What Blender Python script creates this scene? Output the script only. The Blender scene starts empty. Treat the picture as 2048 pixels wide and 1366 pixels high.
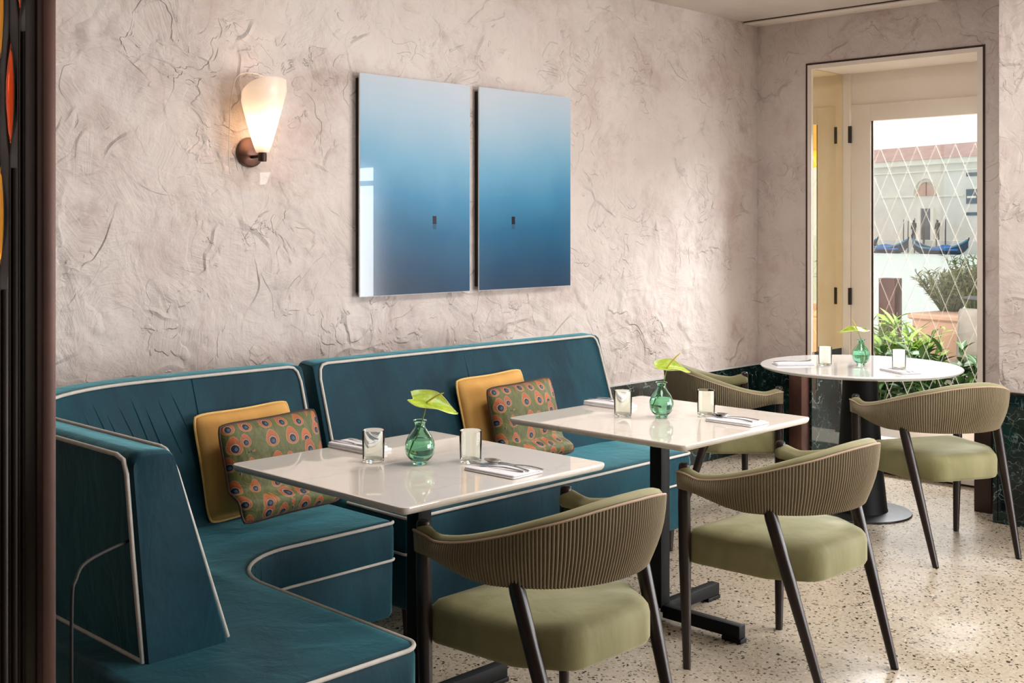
import bpy, bmesh, math, random
from math import sin, cos, pi, radians, sqrt, atan2
from mathutils import Vector, Matrix
random.seed(7)
S = bpy.context.scene
COL = S.collection

# ------------------------------------------------------------------ camera
cam = bpy.data.cameras.new('camera'); camo = bpy.data.objects.new('camera', cam); COL.objects.link(camo)
camo.location = (-6.6632, -4.2487, 1.4602)
camo.rotation_euler = (pi/2, 0, 0.7737 - pi/2)
cam.sensor_width = 36; cam.lens = 2349.5/2048*36; cam.shift_y = -(683-452.26)/2048
cam.clip_end = 500; cam.clip_start = 0.05
S.camera = camo
# ------------------------------------------------------------------ sky, daylight, exposure
wd = bpy.data.worlds.new('world'); S.world = wd; wd.use_nodes = True
bg = wd.node_tree.nodes['Background']; bg.inputs[0].default_value = (0.99, 0.995, 1.0, 1); bg.inputs[1].default_value = 1.25
S.view_settings.view_transform = 'Standard'; S.view_settings.look = 'None'
S.view_settings.exposure = 0.0; S.view_settings.gamma = 1.0; S.view_settings.use_curve_mapping = False

def area(name, loc, rot, sx, sy, power, color=(1, 1, 1)):
    l = bpy.data.lights.new(name, 'AREA'); l.shape = 'RECTANGLE'; l.size = sx; l.size_y = sy
    l.energy = power; l.color = color
    o = bpy.data.objects.new(name, l); o.location = loc; o.rotation_euler = rot; COL.objects.link(o); return o
# daylight entering the tall street windows to the right of the picture (they show in the art glass)
for yc in (-3.8, -5.6):
    area('window_daylight', (-0.66, yc, 1.17), (0, pi/2, 0), 1.55, 1.55, 95, (0.985, 0.99, 1.0))
# added light behind the camera's right shoulder, set in an invented window
for xc in (-1.75,):
    area('window_daylight', (xc, -7.04, 1.25), (pi/2, 0, 0), 1.5, 1.75, 160, (0.985, 0.99, 1.0))
# soft ceiling lamps over the tables
for (lx, ly, pw) in ((-2.3, -2.3, 34), (-4.0, -2.4, 22)):
    area('ceiling_lamp', (lx, ly, 2.775), (0, 0, 0), 0.8, 0.8, pw, (1.0, 0.975, 0.945))
# unseen light panel added above the terrace, standing for sky through the glazed door
area('terrace_sky', (2.1, -1.3, 2.98), (0, radians(76), 0), 1.0, 3.4, 620, (0.97, 0.985, 1.0))

# ------------------------------------------------------------------ node helpers
def srgb(r, g, b):
    f = lambda c: (c/255/12.92) if c/255 <= 0.04045 else ((c/255+0.055)/1.055)**2.4
    return (f(r), f(g), f(b), 1)
class NT:
    def __init__(s, m):
        s.t = m.node_tree; s.n = s.t.nodes; s.b = s.n['Principled BSDF']
    def new(s, typ, **kw):
        n = s.n.new(typ)
        for k, v in kw.items():
            if k in n.inputs.keys(): s.set(n.inputs[k], v)
            else: setattr(n, k, v)
        return n
    def set(s, inp, v):
        if hasattr(v, 'node'): s.t.links.new(v, inp)
        elif hasattr(v, 'outputs'): s.t.links.new(v.outputs[0], inp)
        else: inp.default_value = v
    def math(s, op, a, b=0.5, c=None, clamp=False):
        n = s.n.new('ShaderNodeMath'); n.operation = op; n.use_clamp = clamp
        s.set(n.inputs[0], a); s.set(n.inputs[1], b)
        if c is not None: s.set(n.inputs[2], c)
        return n.outputs[0]
    def vmath(s, op, a, b=(0, 0, 0), scale=None):
        n = s.n.new('ShaderNodeVectorMath'); n.operation = op
        s.set(n.inputs[0], a); s.set(n.inputs[1], b)
        if scale is not None: s.set(n.inputs['Scale'], scale)
        return n.outputs[0]
    def noise(s, vec, scale, detail=4, rough=0.55, dist=0.0, out='Fac'):
        n = s.n.new('ShaderNodeTexNoise'); s.set(n.inputs['Vector'], vec); n.inputs['Scale'].default_value = scale
        n.inputs['Detail'].default_value = detail; n.inputs['Roughness'].default_value = rough; n.inputs['Distortion'].default_value = dist
        return n.outputs[out]
    def voro(s, vec, scale, feature='F1', rnd=1.0):
        n = s.n.new('ShaderNodeTexVoronoi'); n.feature = feature; s.set(n.inputs['Vector'], vec)
        n.inputs['Scale'].default_value = scale; n.inputs['Randomness'].default_value = rnd; return n
    def ramp(s, fac, stops, interp='LINEAR'):
        n = s.n.new('ShaderNodeValToRGB'); s.set(n.inputs[0], fac); e = n.color_ramp.elements
        n.color_ramp.interpolation = interp
        while len(e) < len(stops): e.new(0.5)
        for i, (p, c) in enumerate(stops):
            e[i].position = p; e[i].color = c if not isinstance(c, (int, float)) else (c, c, c, 1)
        return n.outputs[0]
    def mix(s, fac, a, b):
        n = s.n.new('ShaderNodeMix'); n.data_type = 'RGBA'
        s.set(n.inputs[0], fac); s.set(n.inputs[6], a); s.set(n.inputs[7], b); return n.outputs[2]
    def pos(s): return s.n.new('ShaderNodeNewGeometry').outputs['Position']
    def obj(s): return s.n.new('ShaderNodeTexCoord').outputs['Object']
    def uv(s): return s.n.new('ShaderNodeTexCoord').outputs['UV']
    def bump(s, h, strength=0.3, dist=0.01):
        n = s.n.new('ShaderNodeBump'); s.set(n.inputs['Height'], h); n.inputs['Strength'].default_value = strength
        n.inputs['Distance'].default_value = dist; s.t.links.new(n.outputs[0], s.b.inputs['Normal']); return n
def mat(name, base=(0.5, 0.5, 0.5, 1), rough=0.5, metal=0.0, **kw):
    m = bpy.data.materials.new(name); m.use_nodes = True; b = m.node_tree.nodes['Principled BSDF']
    b.inputs['Base Color'].default_value = base if len(base) == 4 else (*base, 1)
    b.inputs['Roughness'].default_value = rough; b.inputs['Metallic'].default_value = metal
    for k, v in kw.items(): b.inputs[k.replace('_', ' ')].default_value = v
    return m
def vary(m, c1, c2, scale=6, bump=0.0, bscale=60, bdist=0.002, detail=4):
    t = NT(m); f = t.noise(t.obj(), scale, detail, 0.6)
    t.set(t.b.inputs['Base Color'], t.mix(t.ramp(f, [(0.3, 0.0), (0.7, 1.0)]), c1, c2))
    if bump: t.bump(t.noise(t.obj(), bscale, 3), bump, bdist)
    return m

# ------------------------------------------------------------------ materials
def plaster(name, axis, strength=0.85):
    m = mat(name, rough=0.75); t = NT(m); P = t.pos()
    dist = t.vmath('MULTIPLY_ADD', t.noise(P, 1.6, 3, 0.5, 0, 'Color'), (0.55, 0.55, 0.55)); dist.node.inputs[2].default_value = (-0.27, -0.27, -0.27)
    Q = t.vmath('ADD', P, dist)
    v1 = t.voro(Q, 2.3); v2 = t.voro(t.vmath('ADD', Q, (3.1, 1.7, 5.3)), 3.7)
    def strokes(v, sc):
        sep = t.new('ShaderNodeSeparateXYZ'); t.set(sep.inputs[0], v.outputs['Color'])
        ang = t.math('MULTIPLY', sep.outputs[0], 6.28)
        r = t.new('ShaderNodeVectorRotate'); r.rotation_type = 'AXIS_ANGLE'
        r.inputs['Axis'].default_value = axis; t.set(r.inputs['Angle'], ang); t.set(r.inputs['Vector'], P)
        s2 = t.vmath('MULTIPLY', r.outputs[0], sc)
        return t.noise(s2, 1.0, 4, 0.6, 0.6), sep.outputs[1]
    n1, h1 = strokes(v1, (30, 30, 3.0)); n2, h2 = strokes(v2, (46, 46, 5))
    brk = t.ramp(t.noise(P, 2.7, 3, 0.6), [(0.48, 0.0), (0.62, 1.0)])
    gate = t.ramp(t.noise(t.vmath('ADD', P, (9, 4, 2)), 2.3, 3, 0.6), [(0.46, 0.0), (0.62, 1.0)])
    v3 = t.voro(t.vmath('ADD', Q, (7.7, 2.2, 0.4)), 6.5)
    s3 = t.new('ShaderNodeSeparateXYZ'); t.set(s3.inputs[0], v3.outputs['Color'])
    h = t.math('MULTIPLY', n1, t.math('MULTIPLY', gate, 0.60))
    h = t.math('MULTIPLY_ADD', n2, t.math('MULTIPLY', brk, 0.40), h)
    h = t.math('MULTIPLY_ADD', h1, t.math('MULTIPLY_ADD', brk, 0.34, 0.05), h)
    h = t.math('MULTIPLY_ADD', h2, t.math('MULTIPLY_ADD', gate, 0.24, 0.03), h)
    h = t.math('MULTIPLY_ADD', s3.outputs[0], t.math('MULTIPLY', t.math('MULTIPLY', gate, brk), 0.25), h)
    e1 = t.voro(Q, 2.3, 'DISTANCE_TO_EDGE'); lip = t.ramp(e1.outputs['Distance'], [(0.0, 1.0), (0.012, 0.7), (0.04, 0.0)])
    sparse = t.ramp(t.noise(t.vmath('ADD', P, (2, 6, 4)), 3.4, 2, 0.5), [(0.54, 0.0), (0.64, 1.0)])
    h = t.math('MULTIPLY_ADD', lip, t.math('MULTIPLY', sparse, 0.55), h)
    c1 = t.ramp(t.noise(t.vmath('ADD', P, (4, 1, 7)), 2.4, 3, 0.5, 1.1), [(0.500, 0.0), (0.525, 1.0)])
    c2 = t.ramp(t.noise(t.vmath('ADD', P, (0, 5, 3)), 4.8, 3, 0.5, 1.4), [(0.540, 0.0), (0.565, 1.0)])
    c3 = t.ramp(t.noise(t.vmath('ADD', P, (6, 2, 9)), 8.5, 4, 0.6, 1.0), [(0.60, 0.0), (0.64, 1.0)])
    h = t.math('MULTIPLY_ADD', c1, t.math('MULTIPLY_ADD', brk, 0.35, 0.08), h)
    h = t.math('MULTIPLY_ADD', c2, t.math('MULTIPLY_ADD', gate, 0.30, 0.06), h)
    h = t.math('MULTIPLY_ADD', c3, t.math('MULTIPLY', sparse, 0.35), h)
    h = t.math('MULTIPLY_ADD', t.noise(P, 3.2, 7, 0.62, 0.7), 1.5, h)
    t.bump(h, strength, 0.02)
    c = t.mix(t.ramp(t.noise(P, 1.1, 5, 0.6), [(0.35, 0.0), (0.65, 1.0)]), srgb(214, 201, 195), srgb(227, 217, 211))
    c = t.mix(t.math('MULTIPLY', t.ramp(t.noise(t.vmath('ADD', P, (5, 5, 5)), 3.1, 5, 0.65), [(0.5, 0.0), (0.72, 1.0)]), 0.7), c, srgb(190, 166, 160))
    spot = t.math('MULTIPLY', t.ramp(t.noise(t.vmath('ADD', P, (1, 8, 3)), 4.6, 6, 0.7), [(0.58, 0.0), (0.74, 1.0)]), t.math('MULTIPLY_ADD', brk, 0.5, 0.2))
    c = t.mix(spot, c, srgb(156, 137, 128))
    c = t.mix(t.math('MULTIPLY', t.math('MULTIPLY', n1, gate), 0.22), c, srgb(176, 160, 152))
    t.set(t.b.inputs['Base Color'], c); return m
M = {}
M['plaster_y'] = plaster('plaster trowelled back', (0, 1, 0))
M['plaster_x'] = plaster('plaster trowelled window wall', (1, 0, 0), 0.75)
M['ceiling'] = mat('ceiling paint', srgb(205, 194, 184), 0.7); vary(M['ceiling'], srgb(198, 186, 176), srgb(212, 202, 193), 2.5, 0.25, 7, 0.01)
M['pane'] = None
M['darkwall'] = mat('dark wall paint', srgb(44, 39, 37), 0.7); vary(M['darkwall'], srgb(40, 36, 34), srgb(50, 44, 41), 2)
def terrazzo():
    m = mat('terrazzo', rough=0.2); t = NT(m); P = t.pos()
    c = t.mix(t.ramp(t.noise(P, 1.4, 4, 0.6), [(0.35, 0.0), (0.65, 1.0)]), srgb(176, 162, 142), srgb(188, 175, 157))
    c = t.mix(t.ramp(t.noise(P, 70, 3, 0.6), [(0.4, 0.0), (0.7, 1.0)]), c, srgb(200, 187, 169))
    D = t.vmath('ADD', P, t.vmath('SCALE', t.noise(P, 55, 2, 0.5, 0, 'Color'), scale=0.02))
    def chips(scale, off, thr, seedmul, col, cc, ang):
        r = t.new('ShaderNodeVectorRotate'); r.rotation_type = 'Z_AXIS'; r.inputs['Angle'].default_value = ang
        t.set(r.inputs['Vector'], t.vmath('ADD', D, off))
        q = t.vmath('MULTIPLY', r.outputs[0], (1.0, 0.55, 0.0))
        v = t.voro(q, scale); sp = t.new('ShaderNodeSeparateXYZ'); t.set(sp.inputs[0], v.outputs['Color'])
        size = t.math('MULTIPLY', t.math('SUBTRACT', sp.outputs[0], thr), seedmul)
        k = t.math('LESS_THAN', v.outputs['Distance'], size)
        return t.mix(k, col, cc)
    c = chips(70, (0, 0, 0), 0.20, 0.42, c, srgb(150, 130, 102), 0.4)
    c = chips(58, (4.2, 1.1, 0), 0.40, 0.42, c, srgb(222, 208, 186), 1.3)
    c = chips(50, (2.2, 7.1, 0), 0.22, 0.36, c, srgb(48, 40, 30), 0.9)
    c = chips(62, (6.2, 3.1, 0), 0.25, 0.38, c, srgb(66, 54, 40), 2.2)
    c = chips(88, (1.2, 9.1, 0), 0.25, 0.46, c, srgb(84, 68, 50), 0.1)
    c = chips(78, (8.2, 5.1, 0), 0.32, 0.42, c, srgb(40, 34, 26), 1.7)
    t.set(t.b.inputs['Base Color'], c)
    t.set(t.b.inputs['Roughness'], t.ramp(t.noise(P, 3, 4, 0.6), [(0.3, 0.16), (0.7, 0.3)])); return m
M['terrazzo'] = terrazzo()
def green_marble():
    m = mat('dark green marble', rough=0.08); t = NT(m); P = t.pos()
    D = t.vmath('ADD', P, t.vmath('SCALE', t.noise(P, 4, 4, 0.6, 0, 'Color'), scale=0.35))
    c = t.mix(t.ramp(t.noise(D, 5, 5, 0.65), [(0.4, 0.0), (0.7, 1.0)]), srgb(10, 20, 22), srgb(20, 48, 46))
    for sc, w, k, off in ((7, 0.018, 0.75, (0, 0, 0)), (15, 0.014, 0.55, (3, 3, 3)), (3.3, 0.012, 0.8, (7, 1, 2))):
        e = t.voro(t.vmath('ADD', D, off), sc, 'DISTANCE_TO_EDGE')
        l = t.ramp(e.outputs['Distance'], [(0.0, 1.0), (w, 0.0)])
        g = t.ramp(t.noise(t.vmath('ADD', P, off), 4.5, 3, 0.6), [(0.5, 0.0), (0.62, 1.0)])
        c = t.mix(t.math('MULTIPLY', t.math('MULTIPLY', l, g), k), c, srgb(150, 168, 165))
    t.set(t.b.inputs['Base Color'], c); return m
M['marble'] = green_marble()
def white_marble(name, a, b, v):
    m = mat(name, rough=0.025); t = NT(m); P = t.pos()
    D = t.vmath('ADD', P, t.vmath('SCALE', t.noise(P, 2.5, 4, 0.6, 0, 'Color'), scale=0.5))
    c = t.mix(t.noise(D, 3, 5, 0.6), a, b)
    l = t.ramp(t.voro(D, 2.4, 'DISTANCE_TO_EDGE').outputs['Distance'], [(0.0, 1.0), (0.025, 0.0)])
    c = t.mix(t.math('MULTIPLY', l, t.math('MULTIPLY', t.noise(P, 6, 2), 0.5)), c, v)
    t.set(t.b.inputs['Base Color'], c); b_ = m.node_tree.nodes['Principled BSDF']; b_.inputs['IOR'].default_value = 1.7; return m
M['table'] = white_marble('cream marble', srgb(226, 216, 204), srgb(236, 228, 218), srgb(196, 186, 174))
M['table_white'] = white_marble('white marble', srgb(232, 230, 228), srgb(242, 240, 238), srgb(210, 206, 200))
def velvet(name, c1, c2, sheen, tint, scale=3.0, rough=0.65, bump=0.12):
    m = mat(name, c1, rough); t = NT(m); P = t.obj()
    st = t.vmath('MULTIPLY', P, (1.0, 1.0, 0.55))
    f = t.ramp(t.noise(st, scale, 5, 0.62, 0.8), [(0.33, 0.0), (0.68, 1.0)])
    t.set(t.b.inputs['Base Color'], t.mix(f, c1, c2))
    t.b.inputs['Sheen Weight'].default_value = sheen; t.b.inputs['Sheen Roughness'].default_value = 0.35
    t.b.inputs['Sheen Tint'].default_value = tint; t.b.inputs['Specular IOR Level'].default_value = 0.2
    h = t.math('MULTIPLY_ADD', t.noise(st, 9, 4, 0.6, 0.5), 1.0, t.math('MULTIPLY', t.noise(P, 350, 2), 0.05))
    t.bump(h, bump, 0.02); return m
M['teal'] = velvet('teal velvet', (0.0018, 0.022, 0.038, 1), (0.0060, 0.054, 0.078, 1), 0.85, (0.26, 0.76, 0.86, 1), 2.6, 0.62, 0.22)
M['olive'] = velvet('olive velvet', (0.20, 0.185, 0.085, 1), (0.30, 0.28, 0.15, 1), 0.6, (0.95, 0.95, 0.75, 1), 4)
M['olive_pad'] = velvet('olive velvet pad', (0.24, 0.22, 0.115, 1), (0.30, 0.275, 0.155, 1), 0.3, (0.95, 0.95, 0.8, 1), 5)
M['rib'] = velvet('pleated olive brown fabric', (0.20, 0.160, 0.098, 1), (0.25, 0.205, 0.130, 1), 0.25, (0.95, 0.9, 0.75, 1), 7, 0.7, 0.03)
M['rib_piping'] = mat('chair piping', srgb(176, 150, 128), 0.6); vary(M['rib_piping'], srgb(170, 142, 120), srgb(184, 160, 138), 9)
M['piping'] = mat('cream piping', srgb(198, 192, 182), 0.6); vary(M['piping'], srgb(190, 184, 174), srgb(206, 200, 192), 30, 0.4, 300, 0.002)
M['gold'] = velvet('gold linen', srgb(204, 152, 80), srgb(218, 170, 100), 0.15, (1, 0.9, 0.7, 1), 6, 0.75, 0.15)
M['gold_piping'] = mat('gold piping', srgb(226, 186, 110), 0.6); vary(M['gold_piping'], srgb(220, 178, 100), srgb(232, 194, 122), 40)
M['dark_piping'] = mat('dark cushion piping', srgb(58, 36, 26), 0.6); vary(M['dark_piping'], srgb(50, 30, 22), srgb(70, 46, 32), 40)
def peacock():
    m = mat('peacock feather print', rough=0.55); t = NT(m); U = t.uv()
    fl = t.noise(t.vmath('MULTIPLY', U, (26, 5, 1)), 1.0, 4, 0.6, 1.6)
    c = t.mix(t.ramp(fl, [(0.3, 0.0), (0.7, 1.0)]), srgb(72, 74, 36), srgb(112, 110, 60))
    c = t.mix(t.math('MULTIPLY', t.noise(U, 5, 3), 0.5), c, srgb(86, 98, 50))
    W = t.vmath('MULTIPLY', U, (1.0, 1.0, 0))
    v = t.voro(W, 5.6, 'F1', 0.5)
    rel = t.vmath('SUBTRACT', t.vmath('SCALE', W, scale=1.0), v.outputs['Position'])
    sp = t.new('ShaderNodeSeparateXYZ'); t.set(sp.inputs[0], rel)
    rnd = t.new('ShaderNodeSeparateXYZ'); t.set(rnd.inputs[0], v.outputs['Color'])
    sz = t.math('MULTIPLY_ADD', rnd.outputs[0], 0.022, 0.048)
    def ell(cx, cy, rx, ry, narrow=0.0):
        dy = t.math('SUBTRACT', sp.outputs[1], t.math('MULTIPLY', sz, cy))
        dx = t.math('SUBTRACT', sp.outputs[0], t.math('MULTIPLY', sz, cx))
        k = t.math('MULTIPLY_ADD', t.math('DIVIDE', dy, sz), -narrow, 1.0)
        a = t.math('DIVIDE', dx, t.math('MULTIPLY', t.math('MULTIPLY', sz, rx), k)); b = t.math('DIVIDE', dy, t.math('MULTIPLY', sz, ry))
        return t.math('LESS_THAN', t.math('ADD', t.math('MULTIPLY', a, a), t.math('MULTIPLY', b, b)), 1.0)
    c = t.mix(ell(0, 0.02, 0.92, 1.36, 0.24), c, srgb(158, 122, 78))
    c = t.mix(ell(0, 0.04, 0.80, 1.20, 0.24), c, t.mix(rnd.outputs[1], srgb(184, 94, 38), srgb(166, 82, 50)))
    c = t.mix(ell(0, -0.30, 0.62, 0.80, 0.10), c, srgb(150, 86, 50))
    c = t.mix(ell(0, -0.42, 0.55, 0.64), c, srgb(176, 158, 128))
    c = t.mix(ell(0, -0.45, 0.48, 0.57), c, srgb(18, 22, 48))
    c = t.mix(ell(0.08, -0.52, 0.2, 0.26), c, srgb(60, 86, 108))
    t.set(t.b.inputs['Base Color'], c); t.b.inputs['Sheen Weight'].default_value = 0.1
    t.bump(t.noise(U, 7, 4, 0.6, 0.6), 0.35, 0.02); return m
M['peacock'] = peacock()
M['wood'] = mat('dark wenge wood', srgb(32, 21, 20), 0.34); vary(M['wood'], srgb(26, 17, 16), srgb(42, 27, 24), 8)
M['metal'] = mat('black powder coated steel', srgb(14, 15, 17), 0.55, 0.0, Specular_IOR_Level=0.25); vary(M['metal'], srgb(11, 12, 14), srgb(18, 19, 21), 30)
M['basemetal'] = mat('dark grey cast base', srgb(48, 48, 50), 0.4, 0.4); vary(M['basemetal'], srgb(42, 42, 44), srgb(58, 58, 60), 12)
M['bronze'] = mat('bronze metal', srgb(96, 66, 58), 0.38, 0.7); vary(M['bronze'], srgb(80, 55, 48), srgb(112, 78, 68), 4)
M['bronze_dark'] = mat('dark bronze', srgb(60, 44, 40), 0.45, 0.5); vary(M['bronze_dark'], srgb(50, 37, 33), srgb(72, 52, 46), 5)
M['bronze_post'] = mat('dark copper post', srgb(80, 56, 48), 0.4, 0.5); vary(M['bronze_post'], srgb(64, 46, 40), srgb(96, 66, 56), 3)
M['screen_slat'] = mat('screen bronze slat', srgb(52, 44, 40), 0.4, 0.4); vary(M['screen_slat'], srgb(40, 34, 31), srgb(64, 54, 48), 3)
M['steel'] = mat('brushed steel cutlery', srgb(190, 188, 186), 0.22, 1.0); vary(M['steel'], srgb(178, 176, 174), srgb(202, 200, 198), 30)
M['napkin'] = mat('white linen', srgb(240, 238, 242), 0.8); vary(M['napkin'], srgb(236, 233, 238), srgb(246, 244, 247), 18, 0.3, 500, 0.001)
def glass(name, col, rough=0.0, ior=1.45):
    m = mat(name, col, rough, 0.0, IOR=ior); b = m.node_tree.nodes['Principled BSDF']
    b.inputs['Transmission Weight'].default_value = 1.0; return m
M['glass'] = glass('smoky clear glass', (0.95, 0.97, 0.93, 1), 0.0, 1.25)
M['vase'] = glass('sea green glass', (0.54, 0.85, 0.68, 1))
M['water'] = glass('vase water', (0.90, 0.97, 0.93, 1), 0.0, 1.33)
def lampglass():
    # thin frosted glass: scatters light through, a little clear, a soft gloss
    m = bpy.data.materials.new('frosted lamp glass'); m.use_nodes = True; nt = m.node_tree; nt.nodes.clear(); N_ = nt.nodes.new
    o = N_('ShaderNodeOutputMaterial'); tl = N_('ShaderNodeBsdfTranslucent'); df = N_('ShaderNodeBsdfDiffuse'); tr = N_('ShaderNodeBsdfTransparent'); gl = N_('ShaderNodeBsdfGlossy')
    tl.inputs[0].default_value = (0.95, 0.90, 0.86, 1); df.inputs[0].default_value = (0.92, 0.88, 0.85, 1); gl.inputs['Roughness'].default_value = 0.25
    nz = N_('ShaderNodeTexNoise'); nz.inputs['Scale'].default_value = 30; rp = N_('ShaderNodeMapRange'); rp.inputs['To Min'].default_value = 0.38; rp.inputs['To Max'].default_value = 0.46
    nt.links.new(nz.outputs['Fac'], rp.inputs['Value'])
    a = N_('ShaderNodeMixShader'); b = N_('ShaderNodeMixShader'); c = N_('ShaderNodeMixShader')
    nt.links.new(rp.outputs[0], a.inputs[0]); nt.links.new(tl.outputs[0], a.inputs[1]); nt.links.new(df.outputs[0], a.inputs[2])
    b.inputs[0].default_value = 0.22; nt.links.new(a.outputs[0], b.inputs[1]); nt.links.new(tr.outputs[0], b.inputs[2])
    c.inputs[0].default_value = 0.04; nt.links.new(b.outputs[0], c.inputs[1]); nt.links.new(gl.outputs[0], c.inputs[2])
    nt.links.new(c.outputs[0], o.inputs[0]); return m
M['shade'] = lampglass()
def emit(name, col, st):
    m = mat(name, col, 0.5); b = m.node_tree.nodes['Principled BSDF']
    b.inputs['Emission Color'].default_value = col; b.inputs['Emission Strength'].default_value = st; return m
M['bulb'] = emit('warm bulb', (1.0, 0.72, 0.45, 1), 85)
def pane(name, tint=(1, 1, 1, 1), refl=0.07):
    m = bpy.data.materials.new(name); m.use_nodes = True; nt = m.node_tree; nt.nodes.clear()
    o = nt.nodes.new('ShaderNodeOutputMaterial'); mx = nt.nodes.new('ShaderNodeMixShader'); tr = nt.nodes.new('ShaderNodeBsdfTransparent'); gl = nt.nodes.new('ShaderNodeBsdfGlossy')
    tr.inputs[0].default_value = tint; gl.inputs['Roughness'].default_value = 0.0; gl.inputs[0].default_value = (1, 1, 1, 1)
    mx.inputs[0].default_value = refl
    nt.links.new(tr.outputs[0], mx.inputs[1]); nt.links.new(gl.outputs[0], mx.inputs[2]); nt.links.new(mx.outputs[0], o.inputs[0]); return m
M['pane'] = pane('window pane')
M['plate_glass'] = pane('clear glass plate', (0.98, 0.97, 0.96, 1), 0.012)
M['glass_edge'] = mat('polished glass edge', srgb(225, 215, 205), 0.15); vary(M['glass_edge'], srgb(220, 208, 198), srgb(235, 226, 216), 20)
M['mirror'] = mat('bronze tinted mirror', srgb(232, 206, 150), 0.03, 1.0)
vary(M['mirror'], srgb(246, 232, 196), srgb(250, 240, 210), 5)
M['door_paint'] = mat('cream door paint', srgb(242, 231, 219), 0.4); vary(M['door_paint'], srgb(239, 227, 214), srgb(245, 235, 224), 3)
M['lattice'] = mat('etched white line', srgb(250, 240, 225), 0.6); vary(M['lattice'], srgb(246, 236, 220), srgb(252, 245, 232), 9)
M['hinge'] = mat('dark hinge metal', srgb(58, 54, 54), 0.5, 0.5); vary(M['hinge'], srgb(50, 46, 46), srgb(66, 62, 62), 20)
def flower(name, c1, c2):
    m = mat(name, c1, 0.35); t = NT(m); f = t.noise(t.obj(), 40, 4, 0.6, 0.5)
    t.set(t.b.inputs['Base Color'], t.mix(t.ramp(f, [(0.35, 0.0), (0.65, 1.0)]), c1, c2))
    t.b.inputs['Subsurface Weight'].default_value = 0.15; t.b.inputs['Subsurface Radius'].default_value = (0.01, 0.012, 0.002); return m
M['spathe'] = flower('chartreuse spathe', srgb(146, 176, 34), srgb(188, 204, 66))
M['spathe_edge'] = flower('pale spathe rim', srgb(214, 226, 130), srgb(226, 234, 160))
M['spadix'] = flower('yellow spadix', srgb(196, 180, 62), srgb(212, 200, 96))
M['stem'] = flower('green stem', srgb(120, 150, 60), srgb(150, 176, 84))
def artprint(name, mark_u, mark_v, rot):
    # colour of the print itself: pale sky blue at the top to deep sea blue at the foot, a dark mooring pile in the haze
    m = mat(name, rough=0.12); t = NT(m); U = t.uv(); sp = t.new('ShaderNodeSeparateXYZ'); t.set(sp.inputs[0], U)
    v = t.math('ADD', sp.outputs[1], t.math('MULTIPLY', t.math('SUBTRACT', t.noise(U, 1.6, 3, 0.5), 0.5), 0.16))
    v = t.math('ADD', v, t.math('MULTIPLY', t.math('SUBTRACT', sp.outputs[0], 0.5), rot))
    c = t.ramp(v, [(0.0, srgb(30, 68, 96)), (0.12, srgb(20, 80, 116)), (0.30, srgb(26, 106, 148)), (0.45, srgb(64, 140, 182)), (0.62, srgb(116, 174, 206)), (0.82, srgb(172, 200, 220)), (1.0, srgb(200, 212, 224))])
    def box(cu, cv, hu, hv):
        a = t.math('LESS_THAN', t.math('ABSOLUTE', t.math('SUBTRACT', sp.outputs[0], cu)), hu)
        b = t.math('LESS_THAN', t.math('ABSOLUTE', t.math('SUBTRACT', sp.outputs[1], cv)), hv)
        return t.math('MULTIPLY', a, b)
    c = t.mix(t.math('MULTIPLY', box(mark_u, mark_v - 0.030, 0.017, 0.014), 0.55), c, srgb(30, 60, 100))
    c = t.mix(box(mark_u, mark_v, 0.018, 0.019), c, srgb(10, 16, 40))
    t.set(t.b.inputs['Base Color'], c)
    t.b.inputs['Coat Weight'].default_value = 1.0; t.b.inputs['Coat Roughness'].default_value = 0.0; return m
M['art1'] = artprint('blue haze print one', 0.66, 0.345, 0.10); M['art2'] = artprint('blue haze print two', 0.355, 0.345, -0.06)
M['art_edge'] = mat('acrylic panel edge', srgb(205, 205, 205), 0.3); vary(M['art_edge'], srgb(200, 200, 200), srgb(215, 214, 212), 10)
M['art_back'] = mat('black panel batten', srgb(24, 22, 22), 0.6); vary(M['art_back'], srgb(20, 18, 18), srgb(30, 28, 27), 10)
M['red_glass'] = glass('red glass', (0.75, 0.09, 0.02, 1), 0.05); M['amber_glass'] = glass('amber glass', (0.9, 0.42, 0.06, 1), 0.05)
# outside
M['stone'] = mat('pale istrian stone', srgb(226, 222, 210), 0.8); vary(M['stone'], srgb(214, 211, 200), srgb(234, 230, 220), 0.5, 0, detail=6)
M['cornice'] = mat('pale cornice stone', srgb(232, 230, 216), 0.8); vary(M['cornice'], srgb(228, 226, 210), srgb(238, 236, 226), 0.8)
M['tile'] = mat('faded roof tiles', srgb(196, 160, 148), 0.8); vary(M['tile'], srgb(186, 150, 138), srgb(206, 172, 160), 0.7)
M['opening'] = mat('dark doorway', srgb(96, 104, 110), 0.6); vary(M['opening'], srgb(84, 92, 98), srgb(112, 118, 122), 0.8)
M['archpane'] = mat('arched window panes', srgb(206, 150, 128), 0.3); vary(M['archpane'], srgb(196, 136, 112), srgb(200, 176, 160), 0.6)
M['canal'] = mat('pale canal water', srgb(222, 236, 226), 0.5)
t_ = NT(M['canal']); t_.set(t_.b.inputs['Base Color'], t_.mix(t_.noise(t_.pos(), 0.4, 4), srgb(216, 232, 220), srgb(232, 242, 234))); t_.bump(t_.noise(t_.vmath('MULTIPLY', t_.pos(), (1, 1, 1)), 1.6, 4), 0.25, 0.15)
M['boat'] = mat('dark gondola hull', srgb(42, 50, 62), 0.4); vary(M['boat'], srgb(36, 44, 56), srgb(54, 62, 76), 1)
M['boat_blue'] = mat('teal blue gunwale', srgb(70, 130, 160), 0.4); vary(M['boat_blue'], srgb(60, 118, 150), srgb(84, 146, 174), 1)
M['tarp'] = mat('blue boat tarpaulin', srgb(46, 104, 178), 0.6); vary(M['tarp'], srgb(38, 92, 166), srgb(66, 124, 194), 1)
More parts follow.
